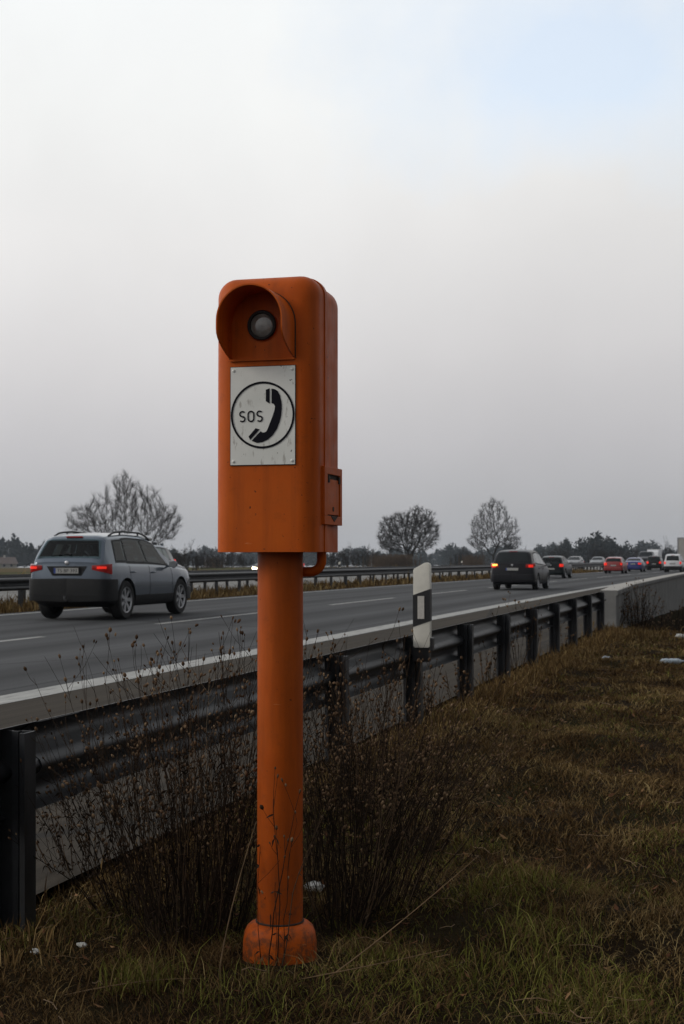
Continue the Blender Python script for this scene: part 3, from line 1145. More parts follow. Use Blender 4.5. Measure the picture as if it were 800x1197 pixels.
def make_car(c, root, paint, windows, tail, rear_win=None, wind=None, clad_mat=None, opts=None):
    o = opts or {}
    mb = MB()
    st = stations(c)
    rings = [c.ring(y) for y in st]
    n_ = len(rings[0])
    mb.loft(rings)
    # lower cladding gets the plastic slot
    clad_rows = {0, 1, 2, 3, n_ - 1, n_ - 2, n_ - 3, n_ - 4}
    if clad_mat:
        for fi in range(len(mb.f) - 2):
            if fi % n_ in clad_rows:
                mb.m[fi] = 1
    else:
        for fi in range(len(mb.f) - 2):
            if fi % n_ in {0, 1, n_ - 1, n_ - 2}:
                mb.m[fi] = 1
    body = mb.build('body', [paint, M['clad']], root)
    # wheel arches cut out
    cut = MB()
    for yy in (c.yr, c.yf):
        for sd in (-1, 1):
            cut.lathe([(c.wr + .055, sd * (c.W / 2 - .27)), (c.wr + .055, sd * (c.W / 2 + .2))], 32, axis='x', c=(0, yy, c.wr), mat=0)
    cutters = [cut]
    if o.get('cabin'):
        # hollow cabin, open at the windscreen, the rear window and each side window
        yr0, yr1, yw0, yw1 = rear_win[0] + .02, rear_win[1] - .02, wind[0] + .03, wind[1] - .10
        zf = c.b(1.5) + .03
        lo_ = [(yr0 - .12, c.t(yr0) + .02), (yr0 + .10, c.t(yr0) - .02), (yw1 - .05, zf + .02), (yw1 + .15, c.t(yw1) + .03)]
        hi_ = [(yr1 - .04, c.t(yr1) + .03), (yr1 + .12, c.t(yr1) - .05), (yw0 - .12, c.t(yw0) - .075), (yw0 + .02, c.t(yw0) + .02)]
        cab = MB()
        rows = []
        for (ya, za), (yb, zb2) in zip(lo_, hi_):
            wa, wb = c.gw(1.5, za) - .13, c.gw(1.5, zb2) - .13
            rows.append([(-wa, ya, za), (wa, ya, za), (wb, yb, zb2), (-wb, yb, zb2)])
        cab.loft(rows)
        cutters.append(cab)
        wins = MB()
        for ys0, ys1, a0, a1 in windows:
            q = [(ys0[0] + .03, a0 + .04), (ys1[0] - .03, a0 + .04), (ys1[1] - .03, a1 - .04), (ys0[1] + .03, a1 - .04)]
            pts = [c.side(y, a, 1) for y, a in q]
            wins.loft([[(-1.2, y, z) for _, y, z in pts], [(1.2, y, z) for _, y, z in pts]])
        cutters.append(wins)
    for ct in cutters:
        co = ct.build('cutter', [M['clad']], root)
        bo_ = body.modifiers.new('cut', 'BOOLEAN')
        bo_.operation = 'DIFFERENCE'
        bo_.solver = 'EXACT'
        bo_.material_mode = 'TRANSFER'
        bo_.object = co
        bpy.context.view_layer.update()
        dg = bpy.context.evaluated_depsgraph_get()
        me = bpy.data.meshes.new_from_object(body.evaluated_get(dg))
        body.modifiers.clear()
        body.data = me
        bpy.data.objects.remove(co)
    body.data = me
    me.polygons.foreach_set('use_smooth', [True] * len(me.polygons))
    me.set_sharp_from_angle(angle=R(28))

    # glass
    for ys0, ys1, a0, a1 in windows:
        for sd in (-1, 1):
            mb = MB()
            fr_ = [[c.side((ys0[0] - .05 + (ys1[0] - ys0[0] + .10) * i / 8) * (1 - j / 3) + (ys0[1] - .05 + (ys1[1] - ys0[1] + .10) * i / 8) * j / 3,
                           max(0.02, a0 - .09) + (min(.985, a1 + .07) - max(.02, a0 - .09)) * j / 3, sd, .0035) for j in range(4)] for i in range(9)]
            o.get('cabin') or mb.loft(fr_, caps=False, closed=False)
            if o.get('cabin'):
                gl_ = [[c.side((ys0[0] + (ys1[0] - ys0[0]) * i / 8) * (1 - j / 3) + (ys0[1] + (ys1[1] - ys0[1]) * i / 8) * j / 3, a0 + (a1 - a0) * j / 3, sd, .0035) for j in range(4)] for i in range(9)]
                pr_ = lambda g_: g_[0] + [r_[-1] for r_ in g_[1:]] + list(reversed(g_[-1][:-1])) + [r_[0] for r_ in reversed(g_[1:-1])]
                mb.loft([pr_(fr_), pr_(gl_)], caps=False)
            ro_ = fr_[0] + [r_[-1] for r_ in fr_[1:]] + list(reversed(fr_[-1][:-1])) + [r_[0] for r_ in reversed(fr_[1:-1])]
            mb.loft([ro_, [(p[0] - sd * .01, p[1], p[2]) for p in ro_]], caps=False)
            frame_o = mb.build('window_frame', M['clad'], root, smooth=40)
            mb = MB()
            n1, n2 = 8, 3
            rows = []
            for i in range(n1 + 1):
                ti = i / n1
                row = []
                for j in range(n2 + 1):
                    tj = j / n2
                    y = (ys0[0] + (ys1[0] - ys0[0]) * ti) * (1 - tj) + (ys0[1] + (ys1[1] - ys0[1]) * ti) * tj
                    row.append(c.side(y, a0 + (a1 - a0) * tj, sd))
                rows.append(row)
            mb.loft(rows, caps=False, closed=False)
            inner = [[(p[0] - sd * .012, p[1], p[2]) for p in r_] for r_ in rows]
            rim_o = rows[0] + [r_[-1] for r_ in rows[1:]] + list(reversed(rows[-1][:-1])) + [r_[0] for r_ in reversed(rows[1:-1])]
            rim_i = [(p[0] - sd * .012, p[1], p[2]) for p in rim_o]
            mb.loft([rim_o, rim_i], caps=False)
            mb.build('side_window', M['clear_glass'] if o.get('cabin') else M['glass_side'], frame_o, smooth=40)

    def top_glass(name, y0, y1, f0, f1, mat):
        mb = MB()
        rows = []
        for i in range(13):
            t = i / 12
            y = y0 + (y1 - y0) * t
            rows.append([c.topp(y, (f0 + (f1 - f0) * t) * x) for x in np.linspace(-1, 1, 13)])
        mb.loft(rows, caps=False, closed=False)
        rim_o = rows[0] + [r_[-1] for r_ in rows[1:]] + list(reversed(rows[-1][:-1])) + [r_[0] for r_ in reversed(rows[1:-1])]
        mb.loft([rim_o, [(p[0] * .99, p[1], p[2] - .012) for p in rim_o]], caps=False)
        return mb.build(name, mat, root, smooth=40)
    if rear_win:
        rw = top_glass('rear_window', *rear_win, M['clear_glass'] if o.get('cabin') else M['glass'])
        if o.get('wiper'):
            yw = rear_win[0] + .02
            mb = MB()
            mb.tube([c.topp(yw, -.55, .02), c.topp(yw + .015, 0, .022), c.topp(yw, .08, .03)], [.008, .012, .02], 6)
            mb.build('wiper', M['clad'], rw)
    if wind:
        top_glass('windscreen', *wind, M['clear_glass'] if o.get('cabin') else M['glass'])
    if o.get('cabin'):
        for yy in o['cabin']:
            for sx_ in (-.38, .38):
                mb = MB()
                mb.box((sx_ - .24, yy, .55), (sx_ + .24, yy + .14, c.b(yy) + .05))
                mb.box((sx_ - .10, yy - .01, c.b(yy) + .09), (sx_ + .10, yy + .07, c.b(yy) + .24))
                mb.box((sx_ - .03, yy + .02, c.b(yy) + .05), (sx_ + .03, yy + .05, c.b(yy) + .09))
                mb.build('car_seat', M['clad'], root, bevel=.03)
    # bumpers
    bz = o.get('bumper', (.34, .62))
    mb = MB()
    for sd in (-1, 1):
        wrap(c, mb, 0.0, .4, bz, (bz[0] + .03, bz[1] - .02), .028, sd)
    mb.build('rear_bumper', clad_mat or paint, root, smooth=30, bevel=.008)
    if o.get('bumper_strip', True):
        mb = MB()
        for sd in (-1, 1):
            wrap(c, mb, 0.0, .28, (bz[0] + .12, bz[0] + .15), (bz[0] + .12, bz[0] + .15), .034, sd)
        mb.build('bumper_strip', M['clad'], root)
    mb = MB()
    for sd in (-1, 1):
        wrap(c, mb, 0.0, .6, (.28, .58), (.32, .58), .02, sd, front=True)
    mb.build('front_bumper', clad_mat or paint, root, smooth=30, bevel=.008)
    # lamps
    (xi, yo, zi, zo) = tail
    for sd in (-1, 1):
        mb = MB()
        wrap(c, mb, xi, yo, zi, zo, .012, sd)
        lit = o.get('lit', (True, True))[0 if sd < 0 else 1]
        tl = mb.build('tail_light', M['red'] if lit else M['red_dim'], root, smooth=30, bevel=.004)
        if o.get('amber') == sd:
            mb = MB()
            xm = c.w(0) * .9
            wrap(c, mb, xm - .06, .03, (zi[0] + (zi[1] - zi[0]) * .55, zi[1] + .01), (zi[0] + (zi[1] - zi[0]) * .55, zi[1] + .01), .018, sd)
            mb.build('indicator', M['amber'], tl)
        if o.get('core'):
            mb = MB()
            xm = c.w(0)
            wrap(c, mb, xm * .90, .06, (zi[0] + .015, zi[1] - .02), (zi[0] + .015, zi[1] - .02), .017, sd)
            mb.build('brake_bulb', o['core'], tl)
    if o.get('head') is not None:
        for sd in (-1, 1):
            mb = MB()
            wrap(c, mb, c.w(c.L) * .74, .16, (.63, .74), (.66, .77), .012, sd, front=True)
            mb.build('headlight', M['head'] if o['head'] else M['head_off'], root, smooth=30)
        mb = MB()
        mb.box((-.36, c.L - .03, .56), (.36, c.L + .012, .70))
        mb.build('grille', M['clad'], root, bevel=.01)
    # number plate
    pz, pc = o.get('plate', (.86, True))
    mb = MB()
    mb.box((-.27, -.034, pz - .062), (.27, -.0135, pz + .062))
    pl = mb.build('plate_holder', M['clad'], root, bevel=.006)
    mb = MB()
    mb.box((-.255, -.039, pz - .052), (.255, -.033, pz + .052))
    pp = mb.build('number_plate', M['plate'], pl)
    mb = MB()
    mb.box((-.2555, -.0405, pz - .05), (-.215, -.0385, pz + .05))
    mb.build('blue_band', M['blue_band'], pl)
    if o.get('text'):
        text_obj(o['text'], 'lettering', M['black'], pl, lambda a, b, d: (a + .02, -.0405, pz + b), .41, .066)
    # tailgate details
    if o.get('third', True):
        y3 = rear_win[1] if rear_win else .3
        p = c.topp(y3 + .03, 0, .012)
        mb = MB()
        mb.box((-.17, p[1] - .02, p[2] - .012), (.17, p[1] + .02, p[2] + .012))
        mb.build('high_brake_light', M['red_dim'] if not o.get('third_lit') else M['red'], root, bevel=.004)
    if o.get('badge'):
        mb = MB()
        mb.lathe([(.042, .0), (.042, -.008), (.034, -.012), (.0001, -.012)], 20, axis='y', c=(0, o['badge'][0], o['badge'][1]), caps=False)
        mb.build('badge', M['chrome'], root, smooth=30)
    if o.get('trough'):
        mb = MB()
        z0, z1 = o['trough']
        mb.prism([(-.42, z1), (.42, z1), (.30, z0), (-.30, z0)], lambda a, b, d: (a, d, b), -.012, -.002)
        mb.build('plate_recess', M['clad'], root, bevel=.004)
    if o.get('spoiler'):
        y0 = rear_win[1] + .02
        mb = MB()
        rows = []
        for t in np.linspace(0, 1, 5):
            y = y0 - .06 + t * .22
            zz = c.t(y0 + .2) - .03 + .02 * t
            hw = c.gw(y0 + .2, zz) - .03
            rows.append([(x * hw, y + .05 * x * x, zz + .018 * (1 - x * x)) for x in np.linspace(-1, 1, 11)] + [(x * hw, y + .05 * x * x, zz - .03 + .018 * (1 - x * x)) for x in np.linspace(1, -1, 11)])
        mb.loft(rows)
        mb.build('roof_spoiler', M['blackpaint'] if o['spoiler'] == 'dark' else paint, root, smooth=30)
    # mirrors, handles, rails
    for sd in (-1, 1):
        ym_ = o.get('mirror', c.L - 1.75)
        zm = c.b(ym_) + .06
        xm = c.w(ym_)
        mb = MB()
        rings_ = []
        for a in np.linspace(0, 1, 7):
            r_ = math.sin(math.pi * (.08 + .84 * a))
            rings_.append([(sd * (xm + .02 + .17 * a), ym_ + .07 * r_ * math.cos(q), zm + .085 * r_ * math.sin(q)) for q in np.linspace(0, 2 * math.pi, 12, endpoint=False)])
        mb.loft(rings_)
        mb.tube([(sd * (xm - .05), ym_, zm - .05), (sd * (xm + .08), ym_, zm - .03)], .025, 6)
        mi = mb.build('side_mirror', paint if not o.get('mirror_dark') else M['clad'], root, smooth=60)
        mb = MB()
        mb.box((sd * (xm + .11) - .075, ym_ - .078, zm - .06), (sd * (xm + .11) + .075, ym_ - .064, zm + .06))
        mb.build('mirror_glass', M['head_off'], mi, bevel=.005)
        if o.get('rails'):
            mb = MB()
            pts = []
            for i, t in enumerate(np.linspace(0, 1, 12)):
                y = .62 + t * (o['rails'] - .62)
                h = c.half(y)
                lift = .055 * min(1, math.sin(math.pi * t) * 3)
                pts.append((sd * (h[11][0] + .005), y, h[11][1] + lift))
            mb.tube(pts, .019, 8)
            for i in (3, 8):
                mb.tube([(pts[i][0], pts[i][1], pts[i][2] - .06), pts[i]], .018, 6)
            mb.build('roof_rail', M['clad'], root, smooth=50)
        for yh in o.get('handles', ()):
            hy = c.half(yh)
            mb = MB()
            x = hy[6][0]
            mb.tube([(sd * (x - .01), yh - .10, c.b(yh) - .13), (sd * (x + .025), yh - .07, c.b(yh) - .125), (sd * (x + .025), yh + .07, c.b(yh) - .125), (sd * (x - .01), yh + .10, c.b(yh) - .13)], .014, 6)
            mb.build('door_handle', M['clad'] if o.get('mirror_dark') else paint, root, smooth=60)
        # door shut lines
        for y0, y1 in o.get('gaps', ()):
            mb = MB()
            pts = []
            for j in (4, 5, 6, 7, 8):
                t = (j - 4) / 4
                y = y0 + (y1 - y0) * t
                h = c.half(y)
                pts.append((sd * (h[j][0] + .0005), y, h[j][1]))
            mb.tube(pts, .004, 4)
            mb.build('door_gap', M['clad'], root)
    # wheels
    tyre = None
    for yy in (c.yr, c.yf):
        for sd in (-1, 1):
            wh = empty('wheel', (sd * (c.W / 2 - .125), yy, c.wr), 0 if sd > 0 else math.pi, root)
            r = c.wr
            if tyre is None:
                mb = MB()
                mb.lathe([(r * .66, -.10), (r * .72, -.115), (r * .93, -.112), (r * .985, -.09), (r, -.05), (r, .05), (r * .985, .09), (r * .93, .112), (r * .72, .115), (r * .66, .10)], 40, axis='x', caps=False)
                tyre = mb.build('tyre', M['tyre'], wh, smooth=40)
                mb = MB()
                mb.lathe([(r * .67, .105), (r * .64, .108), (r * .61, .085), (r * .58, .02), (.0001, .02)], 32, axis='x', caps=False, mat=1)
                mb.lathe([(r * .675, .102), (r * .665, .112), (r * .63, .108), (r * .61, .085)], 32, axis='x', caps=False)
                for q in range(7):
                    a = 2 * math.pi * q / 7
                    ca, sa = math.cos(a), math.sin(a)
                    vs = []
                    for xx in (.055, .095):
                        for rr, hw in ((.03, .026), (r * .63, .038)):
                            for e in (-1, 1):
                                vs.append((xx if rr > .1 else xx - .01, rr * ca - e * hw * sa, rr * sa + e * hw * ca))
                    mb.add(vs, [(0, 1, 3, 2), (4, 6, 7, 5), (0, 4, 5, 1), (2, 3, 7, 6), (0, 2, 6, 4), (1, 5, 7, 3)])
                mb.lathe([(.065, .05), (.062, .098), (.0001, .1)], 16, axis='x', caps=False)
                rim = mb.build('rim', [M['rim'], M['tyre']], wh, smooth=30)
            else:
                for src in (tyre, rim):
                    d = src.copy()
                    col.objects.link(d)
                    d.parent = wh
    if o.get('exhaust'):
        mb = MB()
        mb.tube([(o['exhaust'], -.01, .30), (o['exhaust'], .3, .30)], .035, 10)
        mb.build('exhaust_pipe', M['chrome'], root)
    if o.get('hitch'):
        mb = MB()
        mb.tube([(0, .15, .40), (0, -.06, .38), (0, -.10, .42), (0, -.10, .46)], [.025, .022, .018, .025], 8)
        mb.build('tow_bar', M['chrome'], root, smooth=50)


def car_root(name, label, x, y, scale=1.0, facing=0, cat='car'):
    """x = lateral before the bend; y = rear end for cars driving away (nose end for oncoming)"""
    slope = .045 * .5 * (1 + (y - 60) / math.sqrt((y - 60) ** 2 + 400))
    r = empty(name, (x + float(bend(y)), y, .005 + float(road_z(y))), facing - math.atan(slope))
    r.scale = (scale,) * 3
    tag(r, label, cat)
    return r


def depth_to_y(u, v):
    """road point seen at pixel u, v"""
    d = ray(u, v)
    t = -EYE / d.z
    return d.x * t, d.y * t


# silver estate car in the near lane
SUV = Car(4.57, 1.74, [(0, 1.07), (.03, 1.13), (.10, 1.24), (.30, 1.545), (.36, 1.60), (.6, 1.635), (1.3, 1.675), (2.1, 1.655), (2.55, 1.575), (3.33, 1.125), (3.9, 1.03), (4.3, .93), (4.5, .80), (4.57, .68)],
          [(0, 1.03), (.5, 1.05), (2, 1.03), (3.3, .99), (4.57, .9)], zb=.24, clad=.46, yr=.86, yf=3.66, wr=.375, tumble=.36)
xs, ys_ = -12.20, on_lateral(138, -11.40) - .86
r = car_root('silver_car', 'silver blue off-road estate car with roof rails driving past the phone', xs, ys_ + .10, .975)
make_car(SUV, r, M['silver'],
         windows=[((.52, .62), (.92, 1.0), .14, .88), ((1.0, 1.06), (1.92, 1.82), .10, .92), ((2.0, 1.9), (3.05, 2.52), .10, .92)],
         tail=(.52, .26, (.965, 1.045), (.875, 1.075)), rear_win=(.065, .30, .99, .97), wind=(2.62, 3.25, .95, .98), clad_mat=M['clad'],
         opts=dict(bumper=(.35, .80), text='TS BP 393', plate=(.945, True), badge=(-.004, 1.09), wiper=True, rails=2.55, handles=(1.15, 2.15), mirror=2.95, cabin=(1.05, 2.0),
                   mirror_dark=False, spoiler=False, hitch=True, trough=(.85, 1.03), core=M['red'], lit=(False, False), gaps=((1.05, 1.0), (1.98, 1.98), (3.2, 3.1)), bumper_strip=True, head=False))
# lower rear of a car nearest to us is broad; wheels sit far out

# dark people carrier
MPV = Car(4.77, 1.88, [(0, 1.05), (.04, 1.14), (.34, 1.53), (.42, 1.585), (.8, 1.64), (1.7, 1.665), (2.4, 1.62), (2.7, 1.53), (3.7, 1.06), (4.2, .95), (4.6, .8), (4.77, .66)],
          [(0, 1.02), (.5, 1.03), (3.4, .97), (4.77, .86)], zb=.22, clad=.34, yr=.98, yf=3.83, wr=.335, tumble=.36)
x_, y_ = depth_to_y(599, 690)
r = car_root('dark_car', 'charcoal people carrier braking with a lit amber indicator', x_ - float(bend(y_)), y_, .885)
make_car(MPV, r, M['charcoal'], windows=[((.55, .75), (1.05, 1.05), .14, .86), ((1.1, 1.1), (2.1, 2.0), .10, .9), ((2.18, 2.08), (3.3, 2.65), .10, .9)],
         tail=(.56, .38, (.92, 1.06), (.98, 1.12)), rear_win=(.05, .36, .97, .95), wind=(2.75, 3.6, .95, .97),
         opts=dict(bumper=(.32, .66), plate=(.86, True), amber=-1, spoiler=False, core=M['red'], lit=(False, False), badge=(-.004, 1.03), handles=(1.25, 2.3), gaps=((1.08, 1.08), (2.14, 2.12)), head=False))
# dark small hatchback
HAT = Car(4.15, 1.74, [(0, .98), (.04, 1.04), (.30, 1.33), (.42, 1.40), (.9, 1.46), (1.6, 1.475), (2.1, 1.42), (2.9, 1.0), (3.6, .90), (4.0, .76), (4.15, .62)],
          [(0, .96), (.5, .97), (2.9, .92), (4.15, .84)], zb=.20, clad=.32, yr=.78, yf=3.3, wr=.31, tumble=.40)
x_, y_ = depth_to_y(644, 676)
r = car_root('green_car', 'dark green hatchback ahead of the charcoal people carrier', x_ - float(bend(y_)), y_, .885)
make_car(HAT, r, M['darkgreen'], windows=[((.6, .75), (1.2, 1.2), .14, .86), ((1.28, 1.28), (2.55, 2.05), .10, .9)],
         tail=(.58, .16, (.76, .94), (.76, .94)), rear_win=(.05, .32, .96, .95), wind=(2.15, 2.8, .95, .97),
         opts=dict(bumper=(.28, .56), plate=(.62, True), lit=(False, True), badge=(-.004, .86), cabin=(.95, 1.75), gaps=((1.24, 1.24),), head=False))
# red estate
x_, y_ = depth_to_y(717, 670.5)
r = car_root('red_car', 'red hatchback braking in the fast lane', x_ - float(bend(y_)), y_, .86)
make_car(HAT, r, M['redpaint'], windows=[((.6, .75), (1.2, 1.2), .14, .86), ((1.28, 1.28), (2.55, 2.05), .10, .9)],
         tail=(.56, .16, (.74, .96), (.74, .96)), rear_win=(.05, .32, .96, .95), wind=(2.15, 2.8, .95, .97),
         opts=dict(bumper=(.28, .56), plate=(.72, True), bumper_strip=True, core=M['red'], lit=(True, False), head=False))
# blue saloon
SAL = Car(4.5, 1.76, [(0, .98), (.06, 1.02), (.5, 1.05), (.62, 1.09), (1.2, 1.37), (1.5, 1.42), (2.1, 1.43), (2.5, 1.37), (3.2, .98), (3.9, .88), (4.4, .72), (4.5, .62)],
          [(0, .95), (.5, .96), (3, .92), (4.5, .82)], zb=.19, clad=.30, yr=.95, yf=3.6, wr=.31, tumble=.42)
x_, y_ = depth_to_y(740, 668.5)
r = car_root('blue_car', 'blue saloon ahead of the red hatchback', x_ - float(bend(y_)), y_, .86)
make_car(SAL, r, M['bluepaint'], windows=[((1.0, 1.3), (1.8, 1.75), .12, .88), ((1.86, 1.82), (2.9, 2.45), .1, .9)],
         tail=(.52, .16, (.74, .90), (.74, .90)), rear_win=(.68, 1.14, .95, .95), wind=(2.55, 3.1, .95, .97),
         opts=dict(bumper=(.28, .56), plate=(.80, True), third=False, head=False))
# black off-roader
BLK = Car(4.5, 1.82, [(0, 1.08), (.03, 1.16), (.22, 1.62), (.3, 1.70), (.8, 1.75), (2.0, 1.75), (2.35, 1.68), (2.95, 1.15), (3.9, 1.06), (4.4, .95), (4.5, .75)],
          [(0, 1.07), (.5, 1.08), (3, 1.04), (4.5, .95)], zb=.3, clad=.48, yr=.9, yf=3.55, wr=.37, tumble=.24)
x_, y_ = depth_to_y(764.5, 666.8)
r = car_root('black_car', 'tall black off-roader ahead of the blue saloon', x_ - float(bend(y_)), y_, .80)
make_car(BLK, r, M['blackpaint'], windows=[((.5, .55), (1.1, 1.1), .12, .88), ((1.16, 1.16), (1.95, 1.9), .1, .9), ((2.02, 1.98), (2.75, 2.35), .1, .9)],
         tail=(.64, .14, (.82, 1.08), (.82, 1.08)), rear_win=(.03, .22, .95, .93), wind=(2.4, 2.9, .95, .97),
         opts=dict(bumper=(.36, .62), plate=(.78, True), head=False))
# white compact van-like car
VAN = Car(4.3, 1.78, [(0, 1.08), (.03, 1.16), (.20, 1.66), (.3, 1.76), (.8, 1.81), (1.9, 1.82), (2.3, 1.75), (3.05, 1.12), (3.7, 1.0), (4.15, .85), (4.3, .66)],
          [(0, 1.06), (.5, 1.07), (3, 1.02), (4.3, .9)], zb=.22, clad=.48, yr=.72, yf=3.4, wr=.32, tumble=.22)
x_, y_ = depth_to_y(786.5, 669)
r = car_root('white_car', 'white high-roofed car with dark bumper behind the lorry', x_ - float(bend(y_)), y_, .84)
make_car(VAN, r, M['whitepaint'], windows=[((.5, .55), (1.2, 1.2), .12, .88), ((1.28, 1.28), (1.95, 1.9), .1, .9), ((2.02, 1.98), (2.85, 2.35), .1, .9)],
         tail=(.70, .14, (.82, 1.06), (.82, 1.06)), rear_win=(.025, .20, .93, .9), wind=(2.35, 3.0, .95, .97), clad_mat=M['clad'],
         opts=dict(bumper=(.30, .62), plate=(.86, True), head=False))

# oncoming cars on the far carriageway
y_ = on_lateral(173, -21.5)
r = car_root('grey_car', 'grey estate car with roof box half hidden behind the silver car', -21.5, y_, 1.0, math.pi)
make_car(MPV, r, M['greypaint'], windows=[((.55, .75), (1.05, 1.05), .14, .86), ((1.1, 1.1), (2.1, 2.0), .10, .9), ((2.18, 2.08), (3.3, 2.65), .10, .9)],
         tail=(.56, .38, (.92, 1.06), (.98, 1.12)), rear_win=(.05, .36, .97, .95), wind=(2.75, 3.6, .95, .97), opts=dict(head=False))
rb = MB()
rings_ = []
for t in np.linspace(0, 1, 9):
    q = .6 + .4 * math.sin(math.pi * t) ** .5
    rings_.append([(.36 * math.cos(a) * q, .75 + 1.7 * t, 1.86 + .14 * math.sin(a) * q + .02) for a in np.linspace(0, 2 * math.pi, 16, endpoint=False)])
rb.loft(rings_)
rb.box((-.5, .95, 1.645), (.5, 1.0, 1.745))
rb.box((-.5, 2.05, 1.645), (.5, 2.10, 1.745))
bx = rb.build('roof_box', M['greypaint'], None, smooth=40)
bx.location, bx.rotation_euler = r.location, r.rotation_euler
tag(bx, 'grey roof box carried on the grey estate car', 'roof box')
y_ = 70
for _ in range(30):
    y_ = on_lateral(311, -23.6 + float(bend(y_)))
r = car_root('dark_car', 'oncoming dark car with lit headlight half hidden behind the phone post', -23.6, y_, .95, math.pi)
r.location.y += 4.15
make_car(HAT, r, M['charcoal'], windows=[((.6, .75), (1.2, 1.2), .14, .86), ((1.28, 1.28), (2.55, 2.05), .10, .9)],
         tail=(.58, .16, (.76, .94), (.76, .94)), rear_win=(.05, .32, .96, .95), wind=(2.15, 2.8, .95, .97), opts=dict(head=True))
for u, xl, car_, pm_, lab, nm, hd in ((675, -23.0, HAT, 'greypaint', 'oncoming pale grey car beyond the median, nearer of two roofs there', 'grey_car', False),
                                     (702, -23.0, SAL, 'greypaint', 'oncoming grey saloon showing only its roof beside the red hatchback', 'grey_car', False),
                                     (758, -20.5, BLK, 'charcoal', 'far oncoming car with bright headlight between blue and black cars', 'dark_car', True)):
    y_ = 150
    for _ in range(30):
        y_ = on_lateral(u, xl + float(bend(y_)))
    r = car_root(nm, lab, xl, y_, 1.25 if car_ is BLK else .95, math.pi)
    make_car(car_, r, M[pm_], windows=[((1.0, 1.3), (1.8, 1.75), .12, .88), ((1.86, 1.82), (2.6, 2.2), .1, .9)],
             tail=(.56, .16, (.74, .90), (.74, .90)), rear_win=(.06, .2, .95, .95) if car_ is not SAL else (.68, 1.14, .95, .95),
             wind=(2.15, 2.8, .95, .97) if car_ is HAT else (2.4, 2.9, .95, .97) if car_ is BLK else (2.55, 3.1, .95, .97), opts=dict(head=hd, third=False))


def lorry(label, name, x, y, rz, W, L, H, box_mat, cab_mat, cat):
    r = car_root(name, label, x, y, 1.0, rz, cat)
    mb = MB()
    mb.box((-W / 2, 0, .95), (W / 2, L * .76, H))
    b = mb.build('cargo_box', box_mat, r, bevel=.03)
    mb = MB()                               # rear frame and door seams
    for lo, hi in (((-W / 2 - .01, .95), (-W / 2 + .07, H)), ((W / 2 - .07, .95), (W / 2 + .01, H)), ((-W / 2 + .07, H - .09), (W / 2 - .07, H + .01)), ((-W / 2 + .07, .94), (W / 2 - .07, 1.03)), ((-.02, 1.03), (.02, H - .09))):
        mb.box((lo[0], -.03, lo[1]), (hi[0], .03, hi[1]))
    mb.build('door_frame', M['chrome'], b)
    mb = MB()
    pr = [(L * .78, .55), (L, .55), (L, 1.35), (L - .18, H - .85), (L - .5, H - .45), (L * .78, H - .15)]
    mb.prism(pr, lambda a, b_, d: (d, a, b_), -W / 2 + .03, W / 2 - .03)
    cb = mb.build('cab', cab_mat, r, bevel=.05, smooth=30)
    mb = MB()
    mb.add([(-W / 2 + .15, L + .008, 1.42), (W / 2 - .15, L + .008, 1.42), (W / 2 - .18, L - .165, H - .95), (-W / 2 + .18, L - .165, H - .95)], [(0, 1, 2, 3)])
    mb.build('windscreen', M['glass'], cb)
    mb = MB()
    mb.box((-W / 2 + .3, .2, .6), (W / 2 - .3, L * .8, .94))
    mb.box((-W / 2 + .1, .05, .42), (W / 2 - .1, .13, .55))
    mb.build('chassis', M['clad'], r)
    for sd in (-1, 1):
        mb = MB()
        mb.box((sd * (W / 2 - .25) - .17, -.01, .60), (sd * (W / 2 - .25) + .17, .05, .74))
        mb.build('tail_light', M['red_dim'], r)
        for yy in (L * .18, L * .86):
            mb = MB()
            mb.lathe([(.2, -.14), (.46, -.14), (.49, -.1), (.49, .1), (.46, .14), (.2, .14)], 24, axis='x', c=(sd * (W / 2 - .17), yy, .49))
            mb.build('wheel', M['tyre'], r, smooth=40)
        mb = MB()
        mb.box((sd * (W / 2 - .3) - .14, L - .02, .72), (sd * (W / 2 - .3) + .14, L + .015, .9))
        mb.build('headlight', M['head_off'], cb)
    mb = MB()
    mb.box((-.26, -.035, .78), (.26, -.032 + .03, .89))
    mb.build('number_plate', M['plate'], r)
    return r


x_, y_ = depth_to_y(805, 667.5)
lorry('large grey-beige box lorry cut by the picture edge ahead of the white car', 'box_lorry', x_ - float(bend(y_)) + .0, y_ + 3, 0, 2.5, 8.5, 3.15, M['tarp'], M['whitepaint'], 'lorry')
xl, y_ = -23.6, 250
for _ in range(30):
    y_ = on_lateral(767, xl + float(bend(y_)))
lorry('white delivery van coming the other way behind the black off-roader', 'delivery_van', xl, y_, math.pi, 2.0, 6.0, 2.75, M['whitepaint'], M['whitepaint'], 'van')


